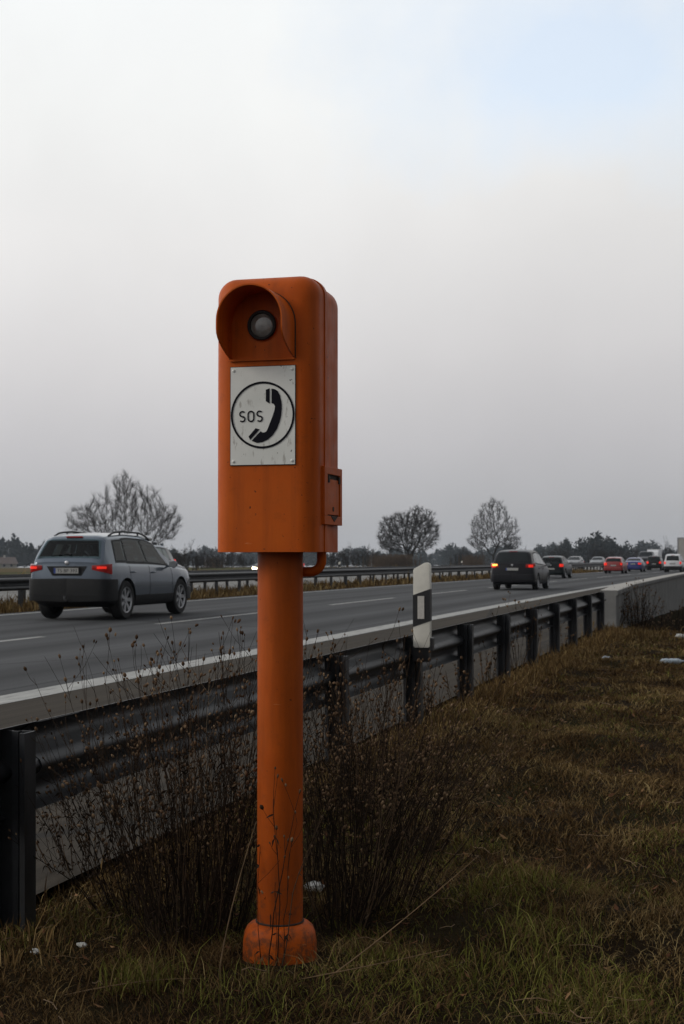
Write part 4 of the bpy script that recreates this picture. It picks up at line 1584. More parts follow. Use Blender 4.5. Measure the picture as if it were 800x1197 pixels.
# ------------------------------------------------------------------ bare trees
def colonize(env_pts, base, trunk_top, step, infl, kill, iters, stems=1, spread=0.0, seed=1, wob=.09):
    """grow a skeleton towards points filling the crown"""
    rg = np.random.default_rng(seed)
    nodes, par = [], []
    for s in range(stems):
        a = rg.uniform(0, 2 * math.pi)
        off = np.array([math.cos(a), math.sin(a), 0]) * spread * (s > 0)
        p = np.array(base) + off * .25
        nodes.append(p); par.append(-1)
        n = max(2, int(trunk_top / step))
        for k in range(n):
            p = p + np.array([off[0] * .75 / n + rg.normal(0, .06) * step, off[1] * .75 / n + rg.normal(0, .06) * step, step])
            par.append(len(nodes) - 1); nodes.append(p)
    nodes = np.array(nodes)
    par = list(par)
    at_ = np.array(env_pts)
    for it in range(iters):
        if len(at_) == 0:
            break
        d = np.linalg.norm(at_[:, None] - nodes[None], axis=2)
        near = d.argmin(1)
        dm = d[np.arange(len(at_)), near]
        ok = dm < infl
        if not ok.any():
            infl *= 1.5
            continue
        new, newp = [], []
        for nidx in np.unique(near[ok]):
            v = at_[ok][near[ok] == nidx] - nodes[nidx]
            v /= np.linalg.norm(v, axis=1, keepdims=True) + 1e-9
            dr = v.mean(0) + rg.normal(0, wob, 3) + np.array([0, 0, .06])
            dr /= np.linalg.norm(dr) + 1e-9
            new.append(nodes[nidx] + dr * step); newp.append(nidx)
        nodes = np.vstack([nodes, new])
        par += newp
        d2 = np.linalg.norm(at_[:, None] - np.array(new)[None], axis=2).min(1)
        at_ = at_[d2 > kill]
    return nodes, par


def tree(name, label, group, base, env, trunk_top, step, seed, n_att=900, r_tip=.02, twig_len=1.2, twig_n=3, stems=1, spread=0, cat='tree', up=.5, wob=.11):
    rg = np.random.default_rng(seed)
    pts = []
    while len(pts) < n_att:
        q = rg.uniform(-1, 1, 3)
        p = env(q)
        if p is not None:
            pts.append(p)
    nodes, par = colonize(pts, (0, 0, -.3), trunk_top, step, step * 7, step * 1.6, 70, stems, spread, seed, wob)
    n = len(nodes)
    acc = np.zeros(n)
    kids = np.zeros(n, int)
    for i in range(n - 1, 0, -1):
        if kids[i] == 0:
            acc[i] = r_tip ** 2.2
        if par[i] >= 0:
            acc[par[i]] += acc[i]
            kids[par[i]] += 1
    rad = np.maximum(acc, r_tip ** 2.2) ** (1 / 2.2)
    thick, thin = [], []
    for i in range(n):
        if par[i] < 0:
            continue
        j = par[i]
        s = (*nodes[j], *nodes[i], min(rad[j], rad[i] * 1.35), rad[i])
        (thick if rad[i] > r_tip * 3.2 else thin).append(s)
        if rad[i] < r_tip * 2.4:
            d0 = nodes[i] - nodes[j]
            d0 /= np.linalg.norm(d0) + 1e-9
            for _ in range(twig_n):
                d = d0 * .7 + rg.normal(0, .38, 3) + np.array([0, 0, up])
                d /= np.linalg.norm(d)
                p = nodes[i]
                l_ = twig_len * rg.uniform(.4, 1.1)
                mid = p + d * l_ * .5
                d2 = d + rg.normal(0, .25, 3) + np.array([0, 0, up * .4])
                d2 /= np.linalg.norm(d2)
                e = mid + d2 * l_ * .5
                thin.append((*p, *mid, r_tip * .75, r_tip * .55))
                thin.append((*mid, *e, r_tip * .55, r_tip * .25))
                if rg.random() < .7:
                    d3 = d2 + rg.normal(0, .6, 3)
                    d3 /= np.linalg.norm(d3)
                    thin.append((*mid, *(mid + d3 * l_ * .45), r_tip * .5, r_tip * .25))
    root = empty(name, base)
    tag(root, label, cat, group)
    Vt, Ft = seg_tubes(thick, 6)
    fast_mesh('trunk', Vt, Ft, M['bark'], root, smooth=True)
    Vc, Fc = seg_tubes(thin, 3)
    fast_mesh('crown', Vc, Fc, M['twig'], root)
    return root


def place(u, dep):
    p = at(u, 653, dep)
    return (p.x, p.y, float(ground_z(p.x, p.y)))


# wide willow: several leaning stems, broken into upright tufts
bumps1 = [(a_, b_ * 1.2, c_ * 1.25, d_ * 1.1) for a_, b_, c_, d_ in [(-5.6, 5.2, 1.7, 2.3), (-3.2, 5.9, 1.7, 2.9), (.2, 7.9, 2.2, 3.5), (1.2, 7.2, 2.2, 3.4), (3.6, 6.5, 1.8, 3.0), (6.0, 5.4, 1.6, 2.2), (-1.2, 4.6, 2.2, 2.4), (4.6, 4.4, 2.2, 2.0)]]


def env_lobes(lobes, depth):
    def f(q):
        k = lobes[int((q[2] + 1) / 2 * 997) % len(lobes)]
        cx_, cz_, rx, rz_ = k
        a = np.array(q)
        b = np.array([math.sin(q[0] * 991) , math.sin(q[1] * 773), math.sin(q[2] * 557)])
        if (b ** 2).sum() > 1:
            return None
        return np.array([cx_ + b[0] * rx, b[1] * depth, cz_ + b[2] * rz_])
    return f


# lateral axis of the lobes is the picture's: turn the tree to face the camera
def face_cam(o):
    o.rotation_euler = (0, 0, YAW)
    return o


face_cam(tree('willow_tree', 'wide bare willow with several leaning stems rising behind the silver car', 'bare trees across the fields', place(143, 196),
              env_lobes(bumps1, 4.0), 1.0, .36, 3, 1500, .0115, 1.1, 10, stems=6, spread=2.4, up=.6, wob=.14))
face_cam(tree('broad_tree', 'dense round bare tree standing beside the white delineator', 'bare trees across the fields', place(478, 272),
              env_lobes([(0, 6.4, 5.8, 3.8), (-2.2, 7.4, 3.4, 2.8), (1.6, 8.6, 3.2, 2.9), (2.6, 6.6, 3.4, 3.0), (-3.6, 5.2, 2.4, 2.4), (0, 4.4, 5.0, 2.0)], 5.0), 2.2, .46, 5, 2400, .022, 1.0, 11, stems=1, up=.15, wob=.16))
face_cam(tree('poplar_tree', 'tall narrow bare tree with loose crown rising behind the charcoal people carrier', 'bare trees across the fields', place(577, 305),
              env_lobes([(0, 11.4, 3.2, 3.0), (-2.0, 8.6, 3.0, 3.2), (2.4, 8.0, 3.2, 3.2), (0, 6.5, 4.5, 2.8), (-3.0, 5.4, 2.6, 2.0), (3.6, 5.2, 2.4, 2.0)], 3.8), 3.0, .46, 9, 1600, .020, 1.05, 8, stems=1, up=.45, wob=.16))


def shrub_proto(seed, n_stems, h, w):
    rg = np.random.default_rng(seed)
    thick, thin = [], []
    for s in range(n_stems):
        a = rg.uniform(0, 2 * math.pi)
        r_ = w * math.sqrt(rg.uniform(0, 1))
        p = np.array([r_ * math.cos(a) * .6, r_ * math.sin(a) * .6, -.2])
        hh = h * rg.uniform(.55, 1.05) * (1 - .35 * r_ / w)
        d = np.array([math.cos(a) * .3 * r_ / w, math.sin(a) * .3 * r_ / w, 1])
        n = 7
        rad = .035 * hh / 4
        for k in range(n):
            d = d + rg.normal(0, .12, 3) + np.array([0, 0, .06])
            d /= np.linalg.norm(d)
            q = p + d * hh / n
            r0, r1 = rad * (1 - k / n * .85), rad * (1 - (k + 1) / n * .85)
            (thick if k < 3 else thin).append((*p, *q, r0, r1))
            for _ in range(2 + (k > 1) * 3):
                dd = d * .6 + rg.normal(0, .6, 3) + np.array([0, 0, .25])
                dd /= np.linalg.norm(dd)
                l_ = hh * rg.uniform(.1, .26)
                m1 = q + dd * l_
                thin.append((*q, *m1, r1 * .6 + .008, .012))
                for _ in range(3):
                    de = dd + rg.normal(0, .5, 3) + np.array([0, 0, .2])
                    de /= np.linalg.norm(de)
                    s0 = q + dd * l_ * rg.uniform(.3, 1)
                    thin.append((*s0, *(s0 + de * l_ * rg.uniform(.4, .8)), .016, .008))
            p = q
    return thick, thin


protos = []
for i, (sd, ns, h, w) in enumerate(((1, 14, 4.5, 2.2), (2, 22, 3.6, 3.2), (3, 9, 5.6, 1.8))):
    tk, tn = shrub_proto(sd, ns, h, w)
    Vt, Ft = seg_tubes(tk, 5)
    Vc, Fc = seg_tubes(tn, 3)
    protos.append((Vt, Ft, Vc, Fc, h))
proto_mesh = {}
shrubs = [  # u, depth, proto, scale, label
    (205, 210, 1, .95, 'low thicket of bare shrubs at the foot of the silver car bonnet'),
    (222, 190, 2, .80, 'upright bare shrub, tallest beside the silver car bonnet'),
    (212, 230, 0, .85, 'bare shrub behind the thicket by the silver car bonnet'),
    (236, 240, 1, .80, 'low bare thicket between the silver car and the phone housing'),
    (258, 260, 0, .95, 'hazy bare shrub under the corner of the phone housing'),
    (274, 330, 1, 1.1, 'hazy wide thicket directly under the phone housing'),
    (288, 300, 0, .7, 'small hazy shrub beside the phone post'),
    (394, 250, 1, 1.0, 'bare thicket beside the pipe loop of the phone'),
    (411, 240, 2, .82, 'upright bare shrub between the phone and the round tree'),
    (428, 255, 1, 1.05, 'wide bare thicket next to the round tree'),
    (446, 260, 0, .8, 'bare shrub touching the round tree at its foot'),
    (540, 300, 1, 1.05, 'low thicket at the foot of the narrow tree'),
    (556, 310, 0, .95, 'dense bare shrub against the trunk of the narrow tree'),
    (598, 330, 1, 1.2, 'thicket behind the roof of the charcoal people carrier'),
    (619, 330, 1, 1.2, 'thicket between the people carrier and the green hatchback'),
    (640, 340, 0, 1.1, 'bare shrub above the roof of the green hatchback'),
    (655, 340, 1, 1.3, 'wide thicket beside the green hatchback'),
    (698, 330, 1, 1.25, 'reddish bare thicket above the red hatchback'),
    (712, 340, 1, 1.1, 'lower bare thicket above the red hatchback'),
    (733, 420, 0, 1.5, 'hazy bare shrub above the blue saloon'),
    (752, 450, 0, 1.3, 'hazy bare shrub between blue and black cars'),
    (781, 420, 2, 1.55, 'tall hazy bare tree behind the white car'),
    (774, 470, 0, 1.5, 'hazy shrub behind the white delivery van'),
]
for i, (u, dep, pi_, sc, lab) in enumerate(shrubs):
    Vt, Ft, Vc, Fc, h = protos[pi_]
    root = empty('bare_shrub', place(u, dep), random.uniform(0, 6.28))
    root.scale = (sc * random.uniform(.95, 1.15), sc * random.uniform(.95, 1.15), sc)
    tag(root, lab, 'shrub', 'bare shrubs along the fields')
    if pi_ not in proto_mesh:
        a = fast_mesh('stem', Vt, Ft, M['bark'], root)
        b = fast_mesh('crown', Vc, Fc, M['twig'], root)
        proto_mesh[pi_] = (a, b)
    else:
        for s in proto_mesh[pi_]:
            d = s.copy()
            col.objects.link(d)
            d.parent = root

# distant woods: one mass along the horizon
wv, wf, wt = [], [], []


def wood_tree(x, y, z, h, r_, conifer, tint):
    k = 80
    a = rng.uniform(0, 2 * math.pi, k)
    if conifer:
        t = rng.uniform(0, 1, k)
        rr = r_ * (1 - t) * rng.uniform(.5, 1.1, k)
        hh = h * (.08 + .92 * t)
    else:
        t = rng.uniform(-1, 1, k)
        rr = r_ * np.sqrt(np.maximum(0, 1 - t * t)) * rng.uniform(.4, 1.1, k)
        hh = h * (.55 + .45 * t)
    c = np.stack([x + rr * np.cos(a), y + rr * np.sin(a), z + hh], -1)
    s = h * .085
    for j in range(3):
        pass
    tri = c[:, None, :] + rng.normal(0, s * .55, (k, 3, 3))
    b = len(wv) * 0 + sum(len(q) for q in wv)
    wv.append(tri.reshape(-1, 3))
    wf.append(np.arange(k * 3).reshape(k, 3) + b)
    wt.append(np.clip(tint + rng.normal(0, .12, k), 0, 1))


for u0, u1, dep, n_, h0, h1, con in ((-60, 60, 1000, 210, 14, 18, .9), (40, 330, 1250, 420, 12, 15, .5), (330, 560, 1300, 380, 12, 15, .4), (520, 680, 1100, 260, 11, 14, .3),
                                     (655, 735, 760, 150, 9, 14, .15), (730, 900, 1150, 320, 12, 16, .3), (-200, -40, 1200, 120, 10, 14, .8), (880, 1100, 1200, 120, 9, 14, .4)):
    for _ in range(n_):
        u = random.uniform(u0, u1)
        d_ = dep * random.uniform(.93, 1.08)
        p = at(u, 653, d_)
        if p.y > 1440 or p.x < -1460:
            continue
        z = float(ground_z(p.x, p.y))
        if z > -2:
            z -= 1.0
        hh = random.uniform(h0, h1) * (1 + .18 * math.sin(u * .11) + .12 * math.sin(u * .37 + 1))
        wood_tree(p.x, p.y, z, hh, hh * random.uniform(.22, .36), random.random() < con, random.uniform(.1, .7))
tag(fast_mesh('distant_wood', np.concatenate(wv), np.concatenate(wf), M['forest'], tint=np.concatenate(wt)),
    'hazy wood along the horizon beyond the fields', 'woodland', kind='stuff')

# reed patches
rs = []
for u, dep, n_, wu in ((460, 225, 900, 24), (552, 260, 300, 14), (250, 300, 240, 10)):
    for _ in range(n_):
        p = at(u + random.gauss(0, wu * .5), 653, dep + random.uniform(-6, 6))
        z = float(ground_z(p.x, p.y))
        h = random.uniform(1.3, 2.4)
        rs.append((p.x, p.y, z - .1, p.x + random.gauss(0, .25), p.y + random.gauss(0, .2), z + h, .05, .02))
Vr, Fr = seg_tubes(rs, 3)
tag(fast_mesh('reeds', Vr, Fr, M['reed']), 'brown reed bed at the foot of the round tree', 'reeds', kind='stuff')

# farmhouse on the left skyline
fx, fy, fz = place(-2, 800)
house = empty('farmhouse', (fx, fy, fz), YAW + .5)
tag(house, 'low farmhouse with a big dark roof before the distant wood', 'house')
mb = MB()
mb.box((-9, -5, -1), (9, 5, 2.6))
mb.prism([(-5, 2.6), (5, 2.6), (0, 5.6)], lambda a, b, d: (d, a, b), -9, 9)
wl = mb.build('wall', M['wall_paint'], house)
mb = MB()
for s in (-1, 1):
    mb.add([(-9.6, s * 5.8, 2.2), (9.6, s * 5.8, 2.2), (9.6, 0, 5.95), (-9.6, 0, 5.95), (-9.6, s * 5.8, 2.05), (9.6, s * 5.8, 2.05), (9.6, 0, 5.75), (-9.6, 0, 5.75)],
           [(0, 1, 2, 3), (4, 5, 6, 7), (0, 1, 5, 4), (1, 2, 6, 5), (3, 0, 4, 7), (2, 3, 7, 6)])
rf = mb.build('roof', M['roof'], house)
mb = MB()
mb.box((3, -.5, 5.2), (3.9, .4, 7.0))
mb.build('chimney', M['wall_paint'], rf)
for x in (-6, -2, 2, 6):
    mb = MB()
    mb.box((x - .6, -5.04, .7), (x + .6, -4.98, 2.0))
    mb.build('window', M['glass'], house)


# ------------------------------------------------------------------ grass
def blades(px, py, h, w, lean, tint, bend_=.5):
    n = len(px)
    z = ground_z(px, py) - .006
    a = rng.uniform(0, 2 * math.pi, n)
    d = np.stack([np.cos(a), np.sin(a), np.zeros(n)], -1)
    s = np.stack([-np.sin(a), np.cos(a), np.zeros(n)], -1)
    tw = rng.uniform(0, 2 * math.pi, n)
    s = np.stack([np.cos(tw), np.sin(tw), np.zeros(n)], -1)
    p0 = np.stack([px, py, z], -1)
    up = np.array([0, 0, 1.0])
    p1 = p0 + d * (lean * h * .45)[:, None] + up * (h * .6 * np.sqrt(np.maximum(.02, 1 - (lean * .7) ** 2)))[:, None]
    p2 = p1 + d * (lean * h * .75)[:, None] + up * (h * .42 * (1 - lean * bend_ * 1.5))[:, None]
    sw = s * w[:, None]
    V_ = np.stack([p0 - sw, p0 + sw, p1 - sw * .8, p1 + sw * .8, p2], 1)
    f1 = np.array([[0, 1, 3], [0, 3, 2], [2, 3, 4]])
    F_ = (np.arange(n)[:, None, None] * 5 + f1[None]).reshape(-1, 3)
    return V_.reshape(-1, 3), F_, np.repeat(tint, 3)


GV, GF, GT = [], [], []
gcount = 0


def add_blades(px, py, h, w, lean, tint):
    global gcount
    keep = np.hypot(px - PH.x, py - PH.y) > .15
    a = [q[keep] for q in (px, py, h, w, lean, tint)]
    k = {}
    v_, f_, t_ = blades(*a, **k)
    GV.append(v_); GF.append(f_ + gcount); GT.append(t_)
    gcount += len(v_)


LATTICE = np.random.default_rng(5).random((64, 64))


def vnoise(x, y, s, o=0.0):
    """smooth value noise, about s lumps per metre"""
    def one(x, y):
        xi, yi = np.floor(x).astype(int), np.floor(y).astype(int)
        fx, fy = x - xi, y - yi
        fx, fy = fx * fx * (3 - 2 * fx), fy * fy * (3 - 2 * fy)
        g_ = lambda i, j: LATTICE[i % 64, j % 64]
        return (g_(xi, yi) * (1 - fx) * (1 - fy) + g_(xi + 1, yi) * fx * (1 - fy) + g_(xi, yi + 1) * (1 - fx) * fy + g_(xi + 1, yi + 1) * fx * fy)
    a, b = x * s * .8 + y * s * .45 + o * 7.3 + 100, -x * s * .45 + y * s * .8 + o * 3.1 + 100
    return one(a, b) * .65 + one(a * 2.3 + 9, b * 2.3 + 4) * .35


def scatter(n, x0, x1, y0, y1):
    x = rng.uniform(x0, x1, n)
    y = rng.uniform(y0, y1, n)
    return x, y


# matted winter turf over the whole verge
for n, x0, x1, y0, y1, hs, ws in ((120000, -2.42, .2, 2.6, 6.0, 1.0, .0013), (95000, -2.42, .0, 6, 11, 1.05, .0020), (60000, -2.4, -.2, 11, 18, 1.1, .0032), (32000, -2.4, -.5, 18, 27, 1.2, .0046), (45000, -.5, 3.2, .6, 7, 1.0, .0024), (40000, -.5, 4.5, 7, 24, 1.1, .005)):
    x, y = scatter(n, x0, x1, y0, y1)
    u = vnoise(x, y, 1.5) * .6 + vnoise(x, y, 4.2, 2) * .4
    keepm = rng.random(n) < np.clip(3.2 * (vnoise(x, y, 3.6, 4) * .5 + vnoise(x, y, 9.0, 1) * .5) - .85, .12, 1)
    x, y, u = x[keepm], y[keepm], u[keepm]
    n = len(x)
    h = rng.gamma(4, .0085, n) * hs * (.5 + 1.1 * u)
    lean = np.clip(rng.normal(.80, .20, n), .05, .98)
    green = rng.random(n) < np.clip((vnoise(x, y, 1.7, 5) + .13 * (1 - sstep(4.2, 7.0, y)) - .56) * 3.2, 0, .45) * (1 - .6 * sstep(4.5, 8, y))
    t = np.clip(rng.normal(.37, .12, n) + .50 * (vnoise(x, y, 2.4, 9) - .5) + .30 * (vnoise(x, y, 6.1, 3) - .5), 0, .66)
    t = np.where(green, rng.uniform(.72, .95, n), t)
    add_blades(x, y, h, rng.uniform(.6, 1.3, n) * ws, lean, t)

# taller tufts along the rail posts and by the wall
for n, xc, sx_, y0, y1, hm in ((7000, -2.14, .12, 3.5, 14, .055), (8000, -2.1, .13, 12, 25.5, .085), (2500, -1.7, .35, 22, 26, .09)):
    x = rng.normal(xc, sx_, n)
    y = rng.uniform(y0, y1, n)
    h = rng.gamma(5, hm / 5, n)
    add_blades(x, y, h, rng.uniform(.6, 1.2, n) * .0022 * (1 + y / 14), np.clip(rng.normal(.45, .2, n), .05, .95), np.clip(rng.normal(.40, .13, n), 0, .66))
# green tufts
for u, v, rad_, n, hm in ((165, 1168, .10, 260, .13), (150, 1150, .07, 90, .10), (590, 1050, .16, 260, .09), (640, 1110, .2, 330, .10), (600, 1150, .22, 300, .10), (700, 1160, .25, 260, .09), (560, 990, .15, 160, .08),
                          (690, 1180, .2, 260, .10), (330, 1185, .15, 120, .07), (250, 1190, .2, 140, .08), (760, 940, .2, 100, .07), (440, 1160, .15, 100, .07)):
    n = int(n * 1.5)
    x0, y0 = depth_to_y(u, v)
    k = 1 + .06 / EYE
    x = rng.normal(x0 * k, rad_ * .5, n)
    y = rng.normal(y0 * k, rad_ * .5, n)
    h = rng.gamma(5, hm * .58 / 5, n)
    t = np.where(rng.random(n) < .62, rng.uniform(.72, 1, n), rng.uniform(.3, .66, n))
    add_blades(x, y, h, rng.uniform(.7, 1.4, n) * .0014, np.clip(rng.normal(.5, .22, n), .05, .97), t)
# median strip
for n, y0, y1, ws in ((16000, 14, 50, .012), (16000, 50, 130, .022)):
    y = rng.uniform(y0, y1, n)
    x = rng.uniform(-17.9, -15.05, n) + bend(y)
    h = rng.gamma(4, .045, n)
    add_blades(x, y, h, rng.uniform(.6, 1.3, n) * ws, np.clip(rng.normal(.45, .2, n), .05, .95), np.clip(rng.normal(.46, .13, n), 0, .66))
# rough grass beyond the far carriageway
n = 14000
y = rng.uniform(25, 180, n)
x = -31 - rng.gamma(2, 2.0, n) + bend(y)
add_blades(x, y, rng.gamma(4, .07, n), rng.uniform(.02, .05, n), np.clip(rng.normal(.45, .2, n), .05, .95), np.clip(rng.normal(.55, .1, n), 0, .66))
tag(fast_mesh('grass', np.concatenate(GV), np.concatenate(GF), M['grass'], tint=np.concatenate(GT)), 'short brown winter grass covering the verge', 'grass', kind='stuff')

# fallen leaves
n = 650
lx, ly = rng.uniform(-2.3, .1, n), 2.8 + rng.gamma(1.6, 3.2, n)
lz = ground_z(lx, ly) + rng.uniform(.012, .04, n)
la, lt = rng.uniform(0, 6.28, n), rng.normal(0, .5, (n, 2))
ll = rng.uniform(.005, .015, n) * (1 + ly / 22)
ca_, sa_ = np.cos(la), np.sin(la)
ax = np.stack([ca_, sa_, lt[:, 0]], -1) * ll[:, None]
bx2 = np.stack([-sa_, ca_, lt[:, 1]], -1) * (ll * rng.uniform(.3, .55, n))[:, None]
pc = np.stack([lx, ly, lz], -1)
cu = np.zeros((n, 3)); cu[:, 2] = ll * .3
LV = np.stack([pc - ax + cu, pc + bx2, pc + ax + cu * .6, pc - bx2], 1).reshape(-1, 3)
LF = (np.arange(n)[:, None, None] * 4 + np.array([[0, 1, 2], [0, 2, 3]])[None]).reshape(-1, 3)
tag(fast_mesh('fallen_leaves', LV, LF, M['leaf'], tint=np.repeat(rng.uniform(0, 1, n), 2)), 'small brown dead leaves scattered over the verge', 'leaves', kind='stuff')

# loose straw and bent dead stalks lying on the turf
ss = []
for _ in range(240):
    y = random.uniform(2.9, 16) if random.random() < .75 else random.uniform(2.9, 6)
    x = random.uniform(-2.2, .1)
    z = float(ground_z(x, y)) + random.uniform(.008, .05)
    a = random.uniform(0, 6.28)
    l_ = random.uniform(.03, .12) * (1 + y / 22)
    r_ = random.uniform(.0006, .0014) * (1 + y / 16)
    p = np.array([x, y, z])
    for k in range(3):
        q = p + np.array([math.cos(a) * l_ / 3, math.sin(a) * l_ / 3, random.uniform(-.01, .012)])
        ss.append((*p, *q, r_, r_ * .8))
        p = q
        a += random.gauss(0, .13)
Vs, Fs = seg_tubes(ss, 4)
tag(fast_mesh('straw', Vs, Fs, M['straw']), 'loose pale straw scattered over the turf', 'straw', kind='stuff')


# ------------------------------------------------------------------ dried weeds
def ellipsoids(c, d, rl, rw):
    """seed heads: stretched octahedra with a waist"""
    n = len(c)
    d = d / (np.linalg.norm(d, axis=1, keepdims=True) + 1e-9)
    ref = np.where(np.abs(d[:, 2:3]) > .9, np.array([[1., 0, 0]]), np.array([[0, 0, 1.]]))
    a = np.cross(d, ref); a /= np.linalg.norm(a, axis=1, keepdims=True) + 1e-9
    b = np.cross(d, a)
    vs = [c - d * rl[:, None]]
    for hgt, kk in ((-.35, .85), (.35, .9)):
        for j in range(5):
            t = 2 * math.pi * j / 5
            vs.append(c + d * (rl * hgt)[:, None] + (a * math.cos(t) + b * math.sin(t)) * (rw * kk)[:, None])
    vs.append(c + d * rl[:, None])
    V_ = np.stack(vs, 1)
    f = []
    for j in range(5):
        k = (j + 1) % 5
        f += [[0, 1 + k, 1 + j], [1 + j, 1 + k, 6 + k], [1 + j, 6 + k, 6 + j], [6 + j, 6 + k, 11]]
    F_ = (np.arange(n)[:, None, None] * 12 + np.array(f)[None]).reshape(-1, 3)
    return V_.reshape(-1, 3), F_, len(f)


def weed(label, x, y, n_stems, h, spread, lean=(0, 0), seed=1, heads=1.0, rs=1.0, leafy=.5, name='dried_weed'):
    rg = np.random.default_rng(seed)
    z = float(ground_z(x, y))
    root = empty(name, (x, y, z))
    tag(root, label, 'weed', 'dried weeds along the crash barrier')
    segs, st, hc, hd, lf = [], [], [], [], []
    for s in range(n_stems):
        a = rg.uniform(0, 2 * math.pi)
        e = math.sqrt(rg.uniform(0, 1))
        p = np.array([math.cos(a) * .10 * e * spread / .4, math.sin(a) * .09 * e * spread / .4, -.02])
        hh = h * rg.uniform(.5, 1.08)
        d = np.array([math.cos(a) * e * spread / h * .75 + lean[0], math.sin(a) * e * spread / h * .6 + lean[1], 1.0])
        d /= np.linalg.norm(d)
        n = 9
        r0 = rg.uniform(.0010, .0024) * rs
        tint = np.clip(rg.beta(1.4, 2.6), 0, .97)
        for k in range(n):
            t = k / n
            d = d + rg.normal(0, .075, 3)
            d /= np.linalg.norm(d)
            q = p + d * hh / n
            ra, rb_ = r0 * (1 - .7 * t), r0 * (1 - .7 * (k + 1) / n)
            segs.append((*p, *q, ra, rb_)); st.append(tint)
            if t > .38:
                nb = rg.poisson(1.0)
                for _ in range(nb):
                    dd = d * .8 + rg.normal(0, .38, 3) + np.array([0, 0, .25])
                    dd /= np.linalg.norm(dd)
                    l_ = hh * rg.uniform(.06, .2)
                    s0 = p + (q - p) * rg.uniform(0, 1)
                    m1 = s0 + dd * l_ * .5
                    dd = dd + np.array([0, 0, .25]) + rg.normal(0, .1, 3)
                    dd /= np.linalg.norm(dd)
                    e1 = m1 + dd * l_ * .5
                    segs.append((*s0, *m1, max(rb_ * .75, .0007 * rs), max(rb_ * .65, .0006 * rs))); st.append(tint)
                    segs.append((*m1, *e1, max(rb_ * .65, .0006 * rs), max(rb_ * .55, .0005 * rs))); st.append(tint)
                    if rg.random() < heads:
                        hc.append(e1); hd.append(dd)
                        if rg.random() < .35:
                            ee = e1 + rg.normal(0, .014, 3)
                            hc.append(ee); hd.append(dd + rg.normal(0, .4, 3))
            if t < .75 and rg.random() < leafy:
                for _ in range(2):
                    la = rg.uniform(0, 2 * math.pi)
                    dl_ = np.array([math.cos(la), math.sin(la), rg.uniform(-1.2, .3)])
                    dl_ /= np.linalg.norm(dl_)
                    lf.append((q, dl_, rg.uniform(.010, .026), rg.uniform(.0012, .0036)))
            p = q
        if rg.random() < heads:
            hc.append(p); hd.append(d)
    Vt, Ft = seg_tubes(segs, 4)
    fast_mesh('stems', Vt, Ft, M['stem'], root, tint=np.repeat(np.array(st), 4))
    if hc:
        hc, hd = np.array(hc), np.array(hd)
        n = len(hc)
        rl = rg.uniform(.0045, .0095, n) * rs
        Vh, Fh, k = ellipsoids(hc, hd, rl, rl * rg.uniform(.4, .72, n))
        tag(fast_mesh('seed_heads', Vh, Fh, M['seed'], root, tint=np.repeat(np.clip(rg.normal(.5, .25, n), 0, 1), k)), kind='stuff')
    if lf:
        vs, fs = [], []
        for q, d, l_, w_ in lf:
            sd_ = np.cross(d, rg.normal(0, 1, 3)); sd_ /= np.linalg.norm(sd_) + 1e-9
            mid = q + d * l_ * .5
            tip = q + d * l_ + np.array([0, 0, -l_ * .4]) + sd_ * l_ * .2
            b = len(vs)
            vs += [q, mid + sd_ * w_, tip, mid - sd_ * w_ + np.array([0, 0, -.003])]
            fs += [(b, b + 1, b + 2), (b, b + 2, b + 3)]
        fast_mesh('dead_leaves', np.array(vs), np.array(fs), M['stem'], root, tint=np.clip(rg.normal(.35, .25, len(fs)), 0, .9))
    return root


def spot(u, v, z=-.06):
    d = ray(u, v)
    t = (z - EYE) / d.z
    return d.x * t, d.y * t


WEEDS = [  # u, v of foot, stems, height, spread, lean, heads, thickness, label
    (212, 1118, 120, .90, .46, (-.05, 0), 'thick dried weed with many seed heads in front of the barrier, largest clump'),
    (160, 1085, 54, .66, .44, (-.12, 0), 'sprawling dried weed between the nearest barrier post and the largest clump'),
    (255, 1095, 76, .92, .34, (.02, 0), 'dried weed close behind the phone post on the road side'),
    (95, 1040, 22, .50, .30, (-.1, 0), 'low leafy dried weed beside the nearest barrier post'),
    (400, 1085, 92, .92, .42, (.06, 0), 'dense dark dried weed directly behind the orange base collar'),
    (445, 1060, 90, .88, .50, (.14, 0), 'dried weed leaning away from the phone over the turf'),
    (375, 1040, 46, .86, .24, (.0, 0), 'slim dried weed rising beside the phone post with tall seed heads'),
    (480, 1000, 60, .66, .46, (.12, 0), 'shorter dried weed at the outer end of the clumps behind the phone'),
    (430, 960, 60, .60, .34, (.0, 0), 'dried weed under the barrier between phone and delineator'),
    (318, 1150, 7, .62, .14, (.03, .02), 'few thin dried stems crossing in front of the orange post'),
    (300, 1000, 40, .60, .30, (.0, 0), 'dried weed hidden close behind the post near the barrier'),
]
for i, (u, v, ns, h, sp_, ln, lab) in enumerate(WEEDS):
    x, y = spot(u, v)
    weed(lab, x, y, ns, h, sp_, ln, seed=20 + i, heads=.72, leafy=.8 if 'leafy' in lab or 'sprawl' in lab else .4)
for i, (u, v, ns, h, sp_, lab) in enumerate(((500, 850, 14, .34, .25, 'thin weed at the foot of the delineator post'), (570, 812, 12, .45, .22, 'thin weed between the two barrier posts past the delineator'),
                                             (605, 795, 14, .80, .20, 'tall thin weed rising over the barrier against the road'), (628, 778, 10, .70, .2, 'second tall thin weed over the barrier, farther off'),
                                             (540, 835, 12, .36, .25, 'low thin weed beside the post next to the delineator'),
                                             (655, 765, 10, .45, .25, 'low weed at the far barrier posts'))):
    x, y = spot(u, v, -.1)
    weed(lab, x, y, ns, h, sp_, (0, 0), seed=60 + i, heads=.5, rs=1.3 + y / 22, leafy=.3)
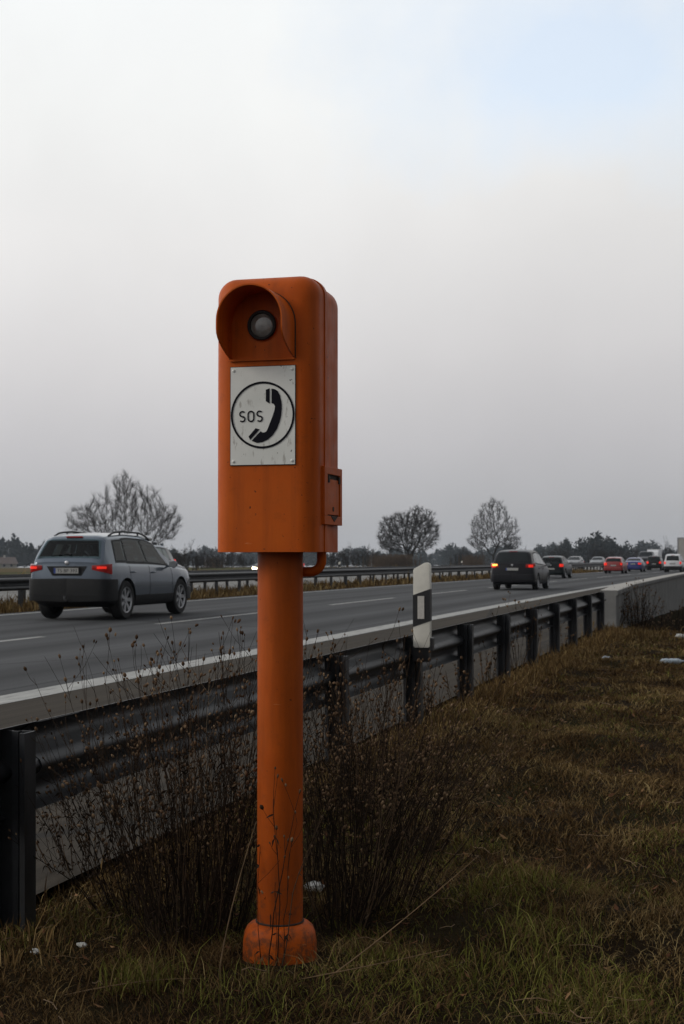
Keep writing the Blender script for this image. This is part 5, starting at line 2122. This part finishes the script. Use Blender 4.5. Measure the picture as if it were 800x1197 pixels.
for i, (u, dep, ns, h, sp_, lab) in enumerate(((745, 26.5, 95, 1.05, .36, 'dark bushy weed against the concrete parapet near its end'), (768, 28.5, 26, 1.0, .5, 'thinner weed against the concrete parapet'),
                                               (790, 28.5, 50, 1.05, .6, 'bushy weed against the parapet at the picture edge'), (722, 25.8, 22, .6, .3, 'low weed at the end of the parapet'))):
    p = at(u, 653, dep)
    weed(lab, p.x, p.y, ns, h, sp_, (0, 0), seed=80 + i, heads=.35, rs=2.5, leafy=.4)

# a few long bleached stalks that lean across the foot of the phone
for i, (a, b, c_, lab) in enumerate(((((372, 1195), (440, 1105), (560, 1000)), 0, 0, 'long bleached stalk leaning past the orange base collar'),
                                     (((330, 1180), (430, 1130), (520, 1110)), 0, 0, 'bleached stalk lying on the turf beside the base collar'),
                                     (((255, 1190), (262, 1080), (300, 960)), 0, 0, 'upright bleached stalk on the road side of the collar'),
                                     (((60, 1130), (160, 1142), (235, 1165)), 0, 0, 'bleached stalk lying in front of the largest weed'))):
    pts = []
    for k, (u, v) in enumerate(a):
        x, y = spot(u, v + 12 * (k == 0))
        base_d = 3.95
        p = at(u, v, base_d if i != 3 else 3.95)
        gz2 = float(ground_z(p.x, p.y))
        pts.append((p.x, p.y, max(p.z, gz2 + .01)))
    q0 = pts[0]
    pts[0] = (q0[0], q0[1], float(ground_z(q0[0], q0[1])) - .01)
    mb = MB()
    fine = []
    for t in np.linspace(0, 1, 9):
        w0, w1, w2 = (1 - t) ** 2, 2 * t * (1 - t), t * t
        fine.append(tuple(w0 * pts[0][j] + w1 * pts[1][j] + w2 * pts[2][j] for j in range(3)))
    mb.tube(fine, list(np.linspace(.0022, .0009, 9)), 5)
    tag(mb.build('dry_stalk', M['straw'], smooth=60), lab, 'stalk', 'bleached stalks around the phone')


# ------------------------------------------------------------------ litter
def crumple(name, mat, loc, size, seed, label, cat, group=None):
    rg = np.random.default_rng(seed)
    bm = bmesh.new()
    bmesh.ops.create_icosphere(bm, subdivisions=3, radius=1)
    for v in bm.verts:
        k = 1 + .22 * math.sin(v.co.x * 5 + seed) * math.sin(v.co.y * 6 + 1) + rg.normal(0, .05)
        v.co = Vector((v.co.x * size[0] * k, v.co.y * size[1] * k, v.co.z * size[2] * k))
    me = bpy.data.meshes.new(name)
    bm.to_mesh(me)
    bm.free()
    me.materials.append(mat)
    o_ = link(name, me)
    o_.location = loc
    tag(o_, label, cat, group)
    return o_


def lay(u, v, up):
    z = -.1
    for _ in range(4):
        x, y = spot(u, v, z)
        z = float(ground_z(x, y))
    return (x, y, z + up)


bl = lay(786, 774, .05)
bot = empty('plastic_bottle', bl, .5)
tag(bot, 'crushed pale blue plastic bottle lying on the verge', 'bottle')
mb = MB()
rings_ = []
for t, r_ in ((0, .03), (.02, .042), (.07, .045), (.10, .038), (.13, .045), (.17, .040), (.20, .043), (.24, .03), (.26, .014), (.285, .013)):
    rings_.append([((t - .14), r_ * math.cos(a) * (1 + .15 * math.sin(3 * a + t * 40)), r_ * .8 * math.sin(a)) for a in np.linspace(0, 2 * math.pi, 14, endpoint=False)])
mb.loft(rings_)
mb.build('body', M['litter'], bot, smooth=50)
mb = MB()
mb.lathe([(.016, .145), (.016, .165)], 12, axis='x')
mb.build('cap', M['bluepaint'], bot)
crumple('plastic_bag', M['litter'], lay(709, 771, .02), (.055, .045, .03), 3, 'small crumpled bluish plastic scrap on the turf near the barrier posts', 'litter')
crumple('paper_scrap', M['paper'], lay(795, 746, .03), (.07, .06, .04), 4, 'white paper scrap at the crest below the parapet', 'litter')
crumple('paper_scrap', M['paper'], lay(41, 1117, .012), (.014, .012, .008), 5, 'small white scrap in front of the nearest barrier post', 'litter')
crumple('paper_scrap', M['paper'], lay(96, 1109, .012), (.016, .010, .007), 6, 'tiny pale scrap between the nearest barrier post and the largest weed', 'litter')
crumple('paper_scrap', M['paper'], lay(368, 1043, .02), (.035, .03, .018), 8, 'pale scrap lying behind the orange post', 'litter')

# ------------------------------------------------------------------ air
mb = MB()
mb.box((-1490, -70, -16), (1480, 1470, 24))
hz = mb.build('haze', [], None)
m = bpy.data.materials.new('haze_air')
m.use_nodes = True
nt = m.node_tree
nt.nodes.clear()
out = nt.nodes.new('ShaderNodeOutputMaterial')
pv = nt.nodes.new('ShaderNodeVolumePrincipled')
pv.inputs['Color'].default_value = (.72, .82, .95, 1)
pv.inputs['Density'].default_value = .00013
pv.inputs['Anisotropy'].default_value = .0
nt.links.new(pv.outputs[0], out.inputs['Volume'])
hz.data.materials.append(m)
tag(hz, 'thin winter haze over the fields', 'haze', kind='stuff')

# ------------------------------------------------------------------ sky and sun
SUN_EL, SUN_DIR = R(27), Vector((-.86, -.42, 0)).normalized()
world = bpy.data.worlds.new('World')
scene.world = world
world.use_nodes = True
nt = world.node_tree
bg = nt.nodes['Background']
sky = nt.nodes.new('ShaderNodeTexSky')
sky.sky_type = 'NISHITA'
sky.sun_disc = False
sky.sun_elevation = SUN_EL
sky.sun_rotation = math.atan2(SUN_DIR.x, SUN_DIR.y)
gen = coords(nt, 'Generated')
nrm = nt.nodes.new('ShaderNodeVectorMath')
nrm.operation = 'NORMALIZE'
nt.links.new(gen, nrm.inputs[0])
dirv = nrm.outputs['Vector']
sx = nt.nodes.new('ShaderNodeSeparateXYZ')
nt.links.new(dirv, sx.inputs[0])
# cloud deck: brighter aloft, grey and a little violet towards the horizon
warp = noise(nt, dirv, 3.0, 4, .5)
el = math_(nt, 'ADD', sx.outputs[2], math_(nt, 'MULTIPLY', math_(nt, 'SUBTRACT', warp, .5), .05))
deck = ramp(nt, el, [(0.0, (.415, .425, .45)), (.03, (.44, .445, .465)), (.08, (.545, .54, .56)), (.14, (.675, .665, .675)), (.22, (.81, .805, .805)), (.30, (.90, .915, .915)), (.36, (.93, .955, .965)), (.5, (.84, .86, .88)), (1, (.60, .62, .66))])
soft = ramp(nt, noise(nt, dirv, 5.5, 5, .5), [(.3, g(.955)), (.7, g(1.035))])
deck = mix(nt, 1.0, deck, soft, 'MULTIPLY')
# the sun stands behind cloud on the left: that side of the sky is the bright one, the sky at our back is dull
lr = nt.nodes.new('ShaderNodeVectorMath')
lr.operation = 'DOT_PRODUCT'
nt.links.new(dirv, lr.inputs[0])
lr.inputs[1].default_value = (-.953, .30, 0)
side = ramp(nt, math_(nt, 'ADD', math_(nt, 'MULTIPLY', lr.outputs['Value'], .5), .5), [(0, g(.34)), (.45, g(.58)), (.667, g(.93)), (.86, g(1.0)), (1, g(1.9))])
deck = mix(nt, 1.0, deck, side, 'MULTIPLY')
sc10 = nt.nodes.new('ShaderNodeVectorMath')
sc10.operation = 'SCALE'
deck = mix(nt, 1.0, deck, (1.003, .998, .990), 'MULTIPLY')
nt.links.new(deck, sc10.inputs[0])
sc10.inputs['Scale'].default_value = 10.0
# thin gap of blue
gc = ray(690, 60).normalized()
dif = nt.nodes.new('ShaderNodeVectorMath')
dif.operation = 'SUBTRACT'
nt.links.new(dirv, dif.inputs[0])
dif.inputs[1].default_value = gc
mp = nt.nodes.new('ShaderNodeMapping')
mp.vector_type = 'POINT'
mp.inputs['Rotation'].default_value = (0, R(-32), 0)
mp.inputs['Scale'].default_value = (4.2, 4.2, 9.5)
nt.links.new(dif.outputs['Vector'], mp.inputs['Vector'])
ln_ = nt.nodes.new('ShaderNodeVectorMath')
ln_.operation = 'LENGTH'
nt.links.new(mp.outputs['Vector'], ln_.inputs[0])
gapd = math_(nt, 'ADD', ln_.outputs['Value'], math_(nt, 'MULTIPLY', math_(nt, 'SUBTRACT', noise(nt, dirv, 9, 5, .55), .5), 1.3))
gap = ramp(nt, gapd, [(.10, g(.55)), (.85, g(0))])
thin = mix(nt, .85, sc10.outputs['Vector'], mix(nt, 1.0, sky.outputs['Color'], (3.4, 3.0, 2.7), 'MULTIPLY'))
final = mix(nt, gap, sc10.outputs['Vector'], thin)
nt.links.new(final, bg.inputs['Color'])
bg.inputs['Strength'].default_value = .104

sd = bpy.data.lights.new('sun', 'SUN')
sd.energy = 1.0
sd.angle = R(22)
sd.color = (1.0, .93, .82)
so = bpy.data.objects.new('sun', sd)
col.objects.link(so)
sv = Vector((SUN_DIR.x * math.cos(SUN_EL), SUN_DIR.y * math.cos(SUN_EL), math.sin(SUN_EL)))
so.rotation_euler = sv.to_track_quat('Z', 'Y').to_euler()

# ------------------------------------------------------------------ render settings
scene.view_settings.view_transform = 'Standard'
scene.view_settings.look = 'None'
scene.view_settings.exposure = 0
scene.view_settings.gamma = 1
scene.view_settings.use_curve_mapping = False
scene.cycles.use_denoising = True
scene.cycles.max_bounces = 5
scene.cycles.diffuse_bounces = 3
scene.cycles.glossy_bounces = 3
scene.cycles.volume_bounces = 1
scene.cycles.sample_clamp_indirect = 4
scene.render.film_transparent = False
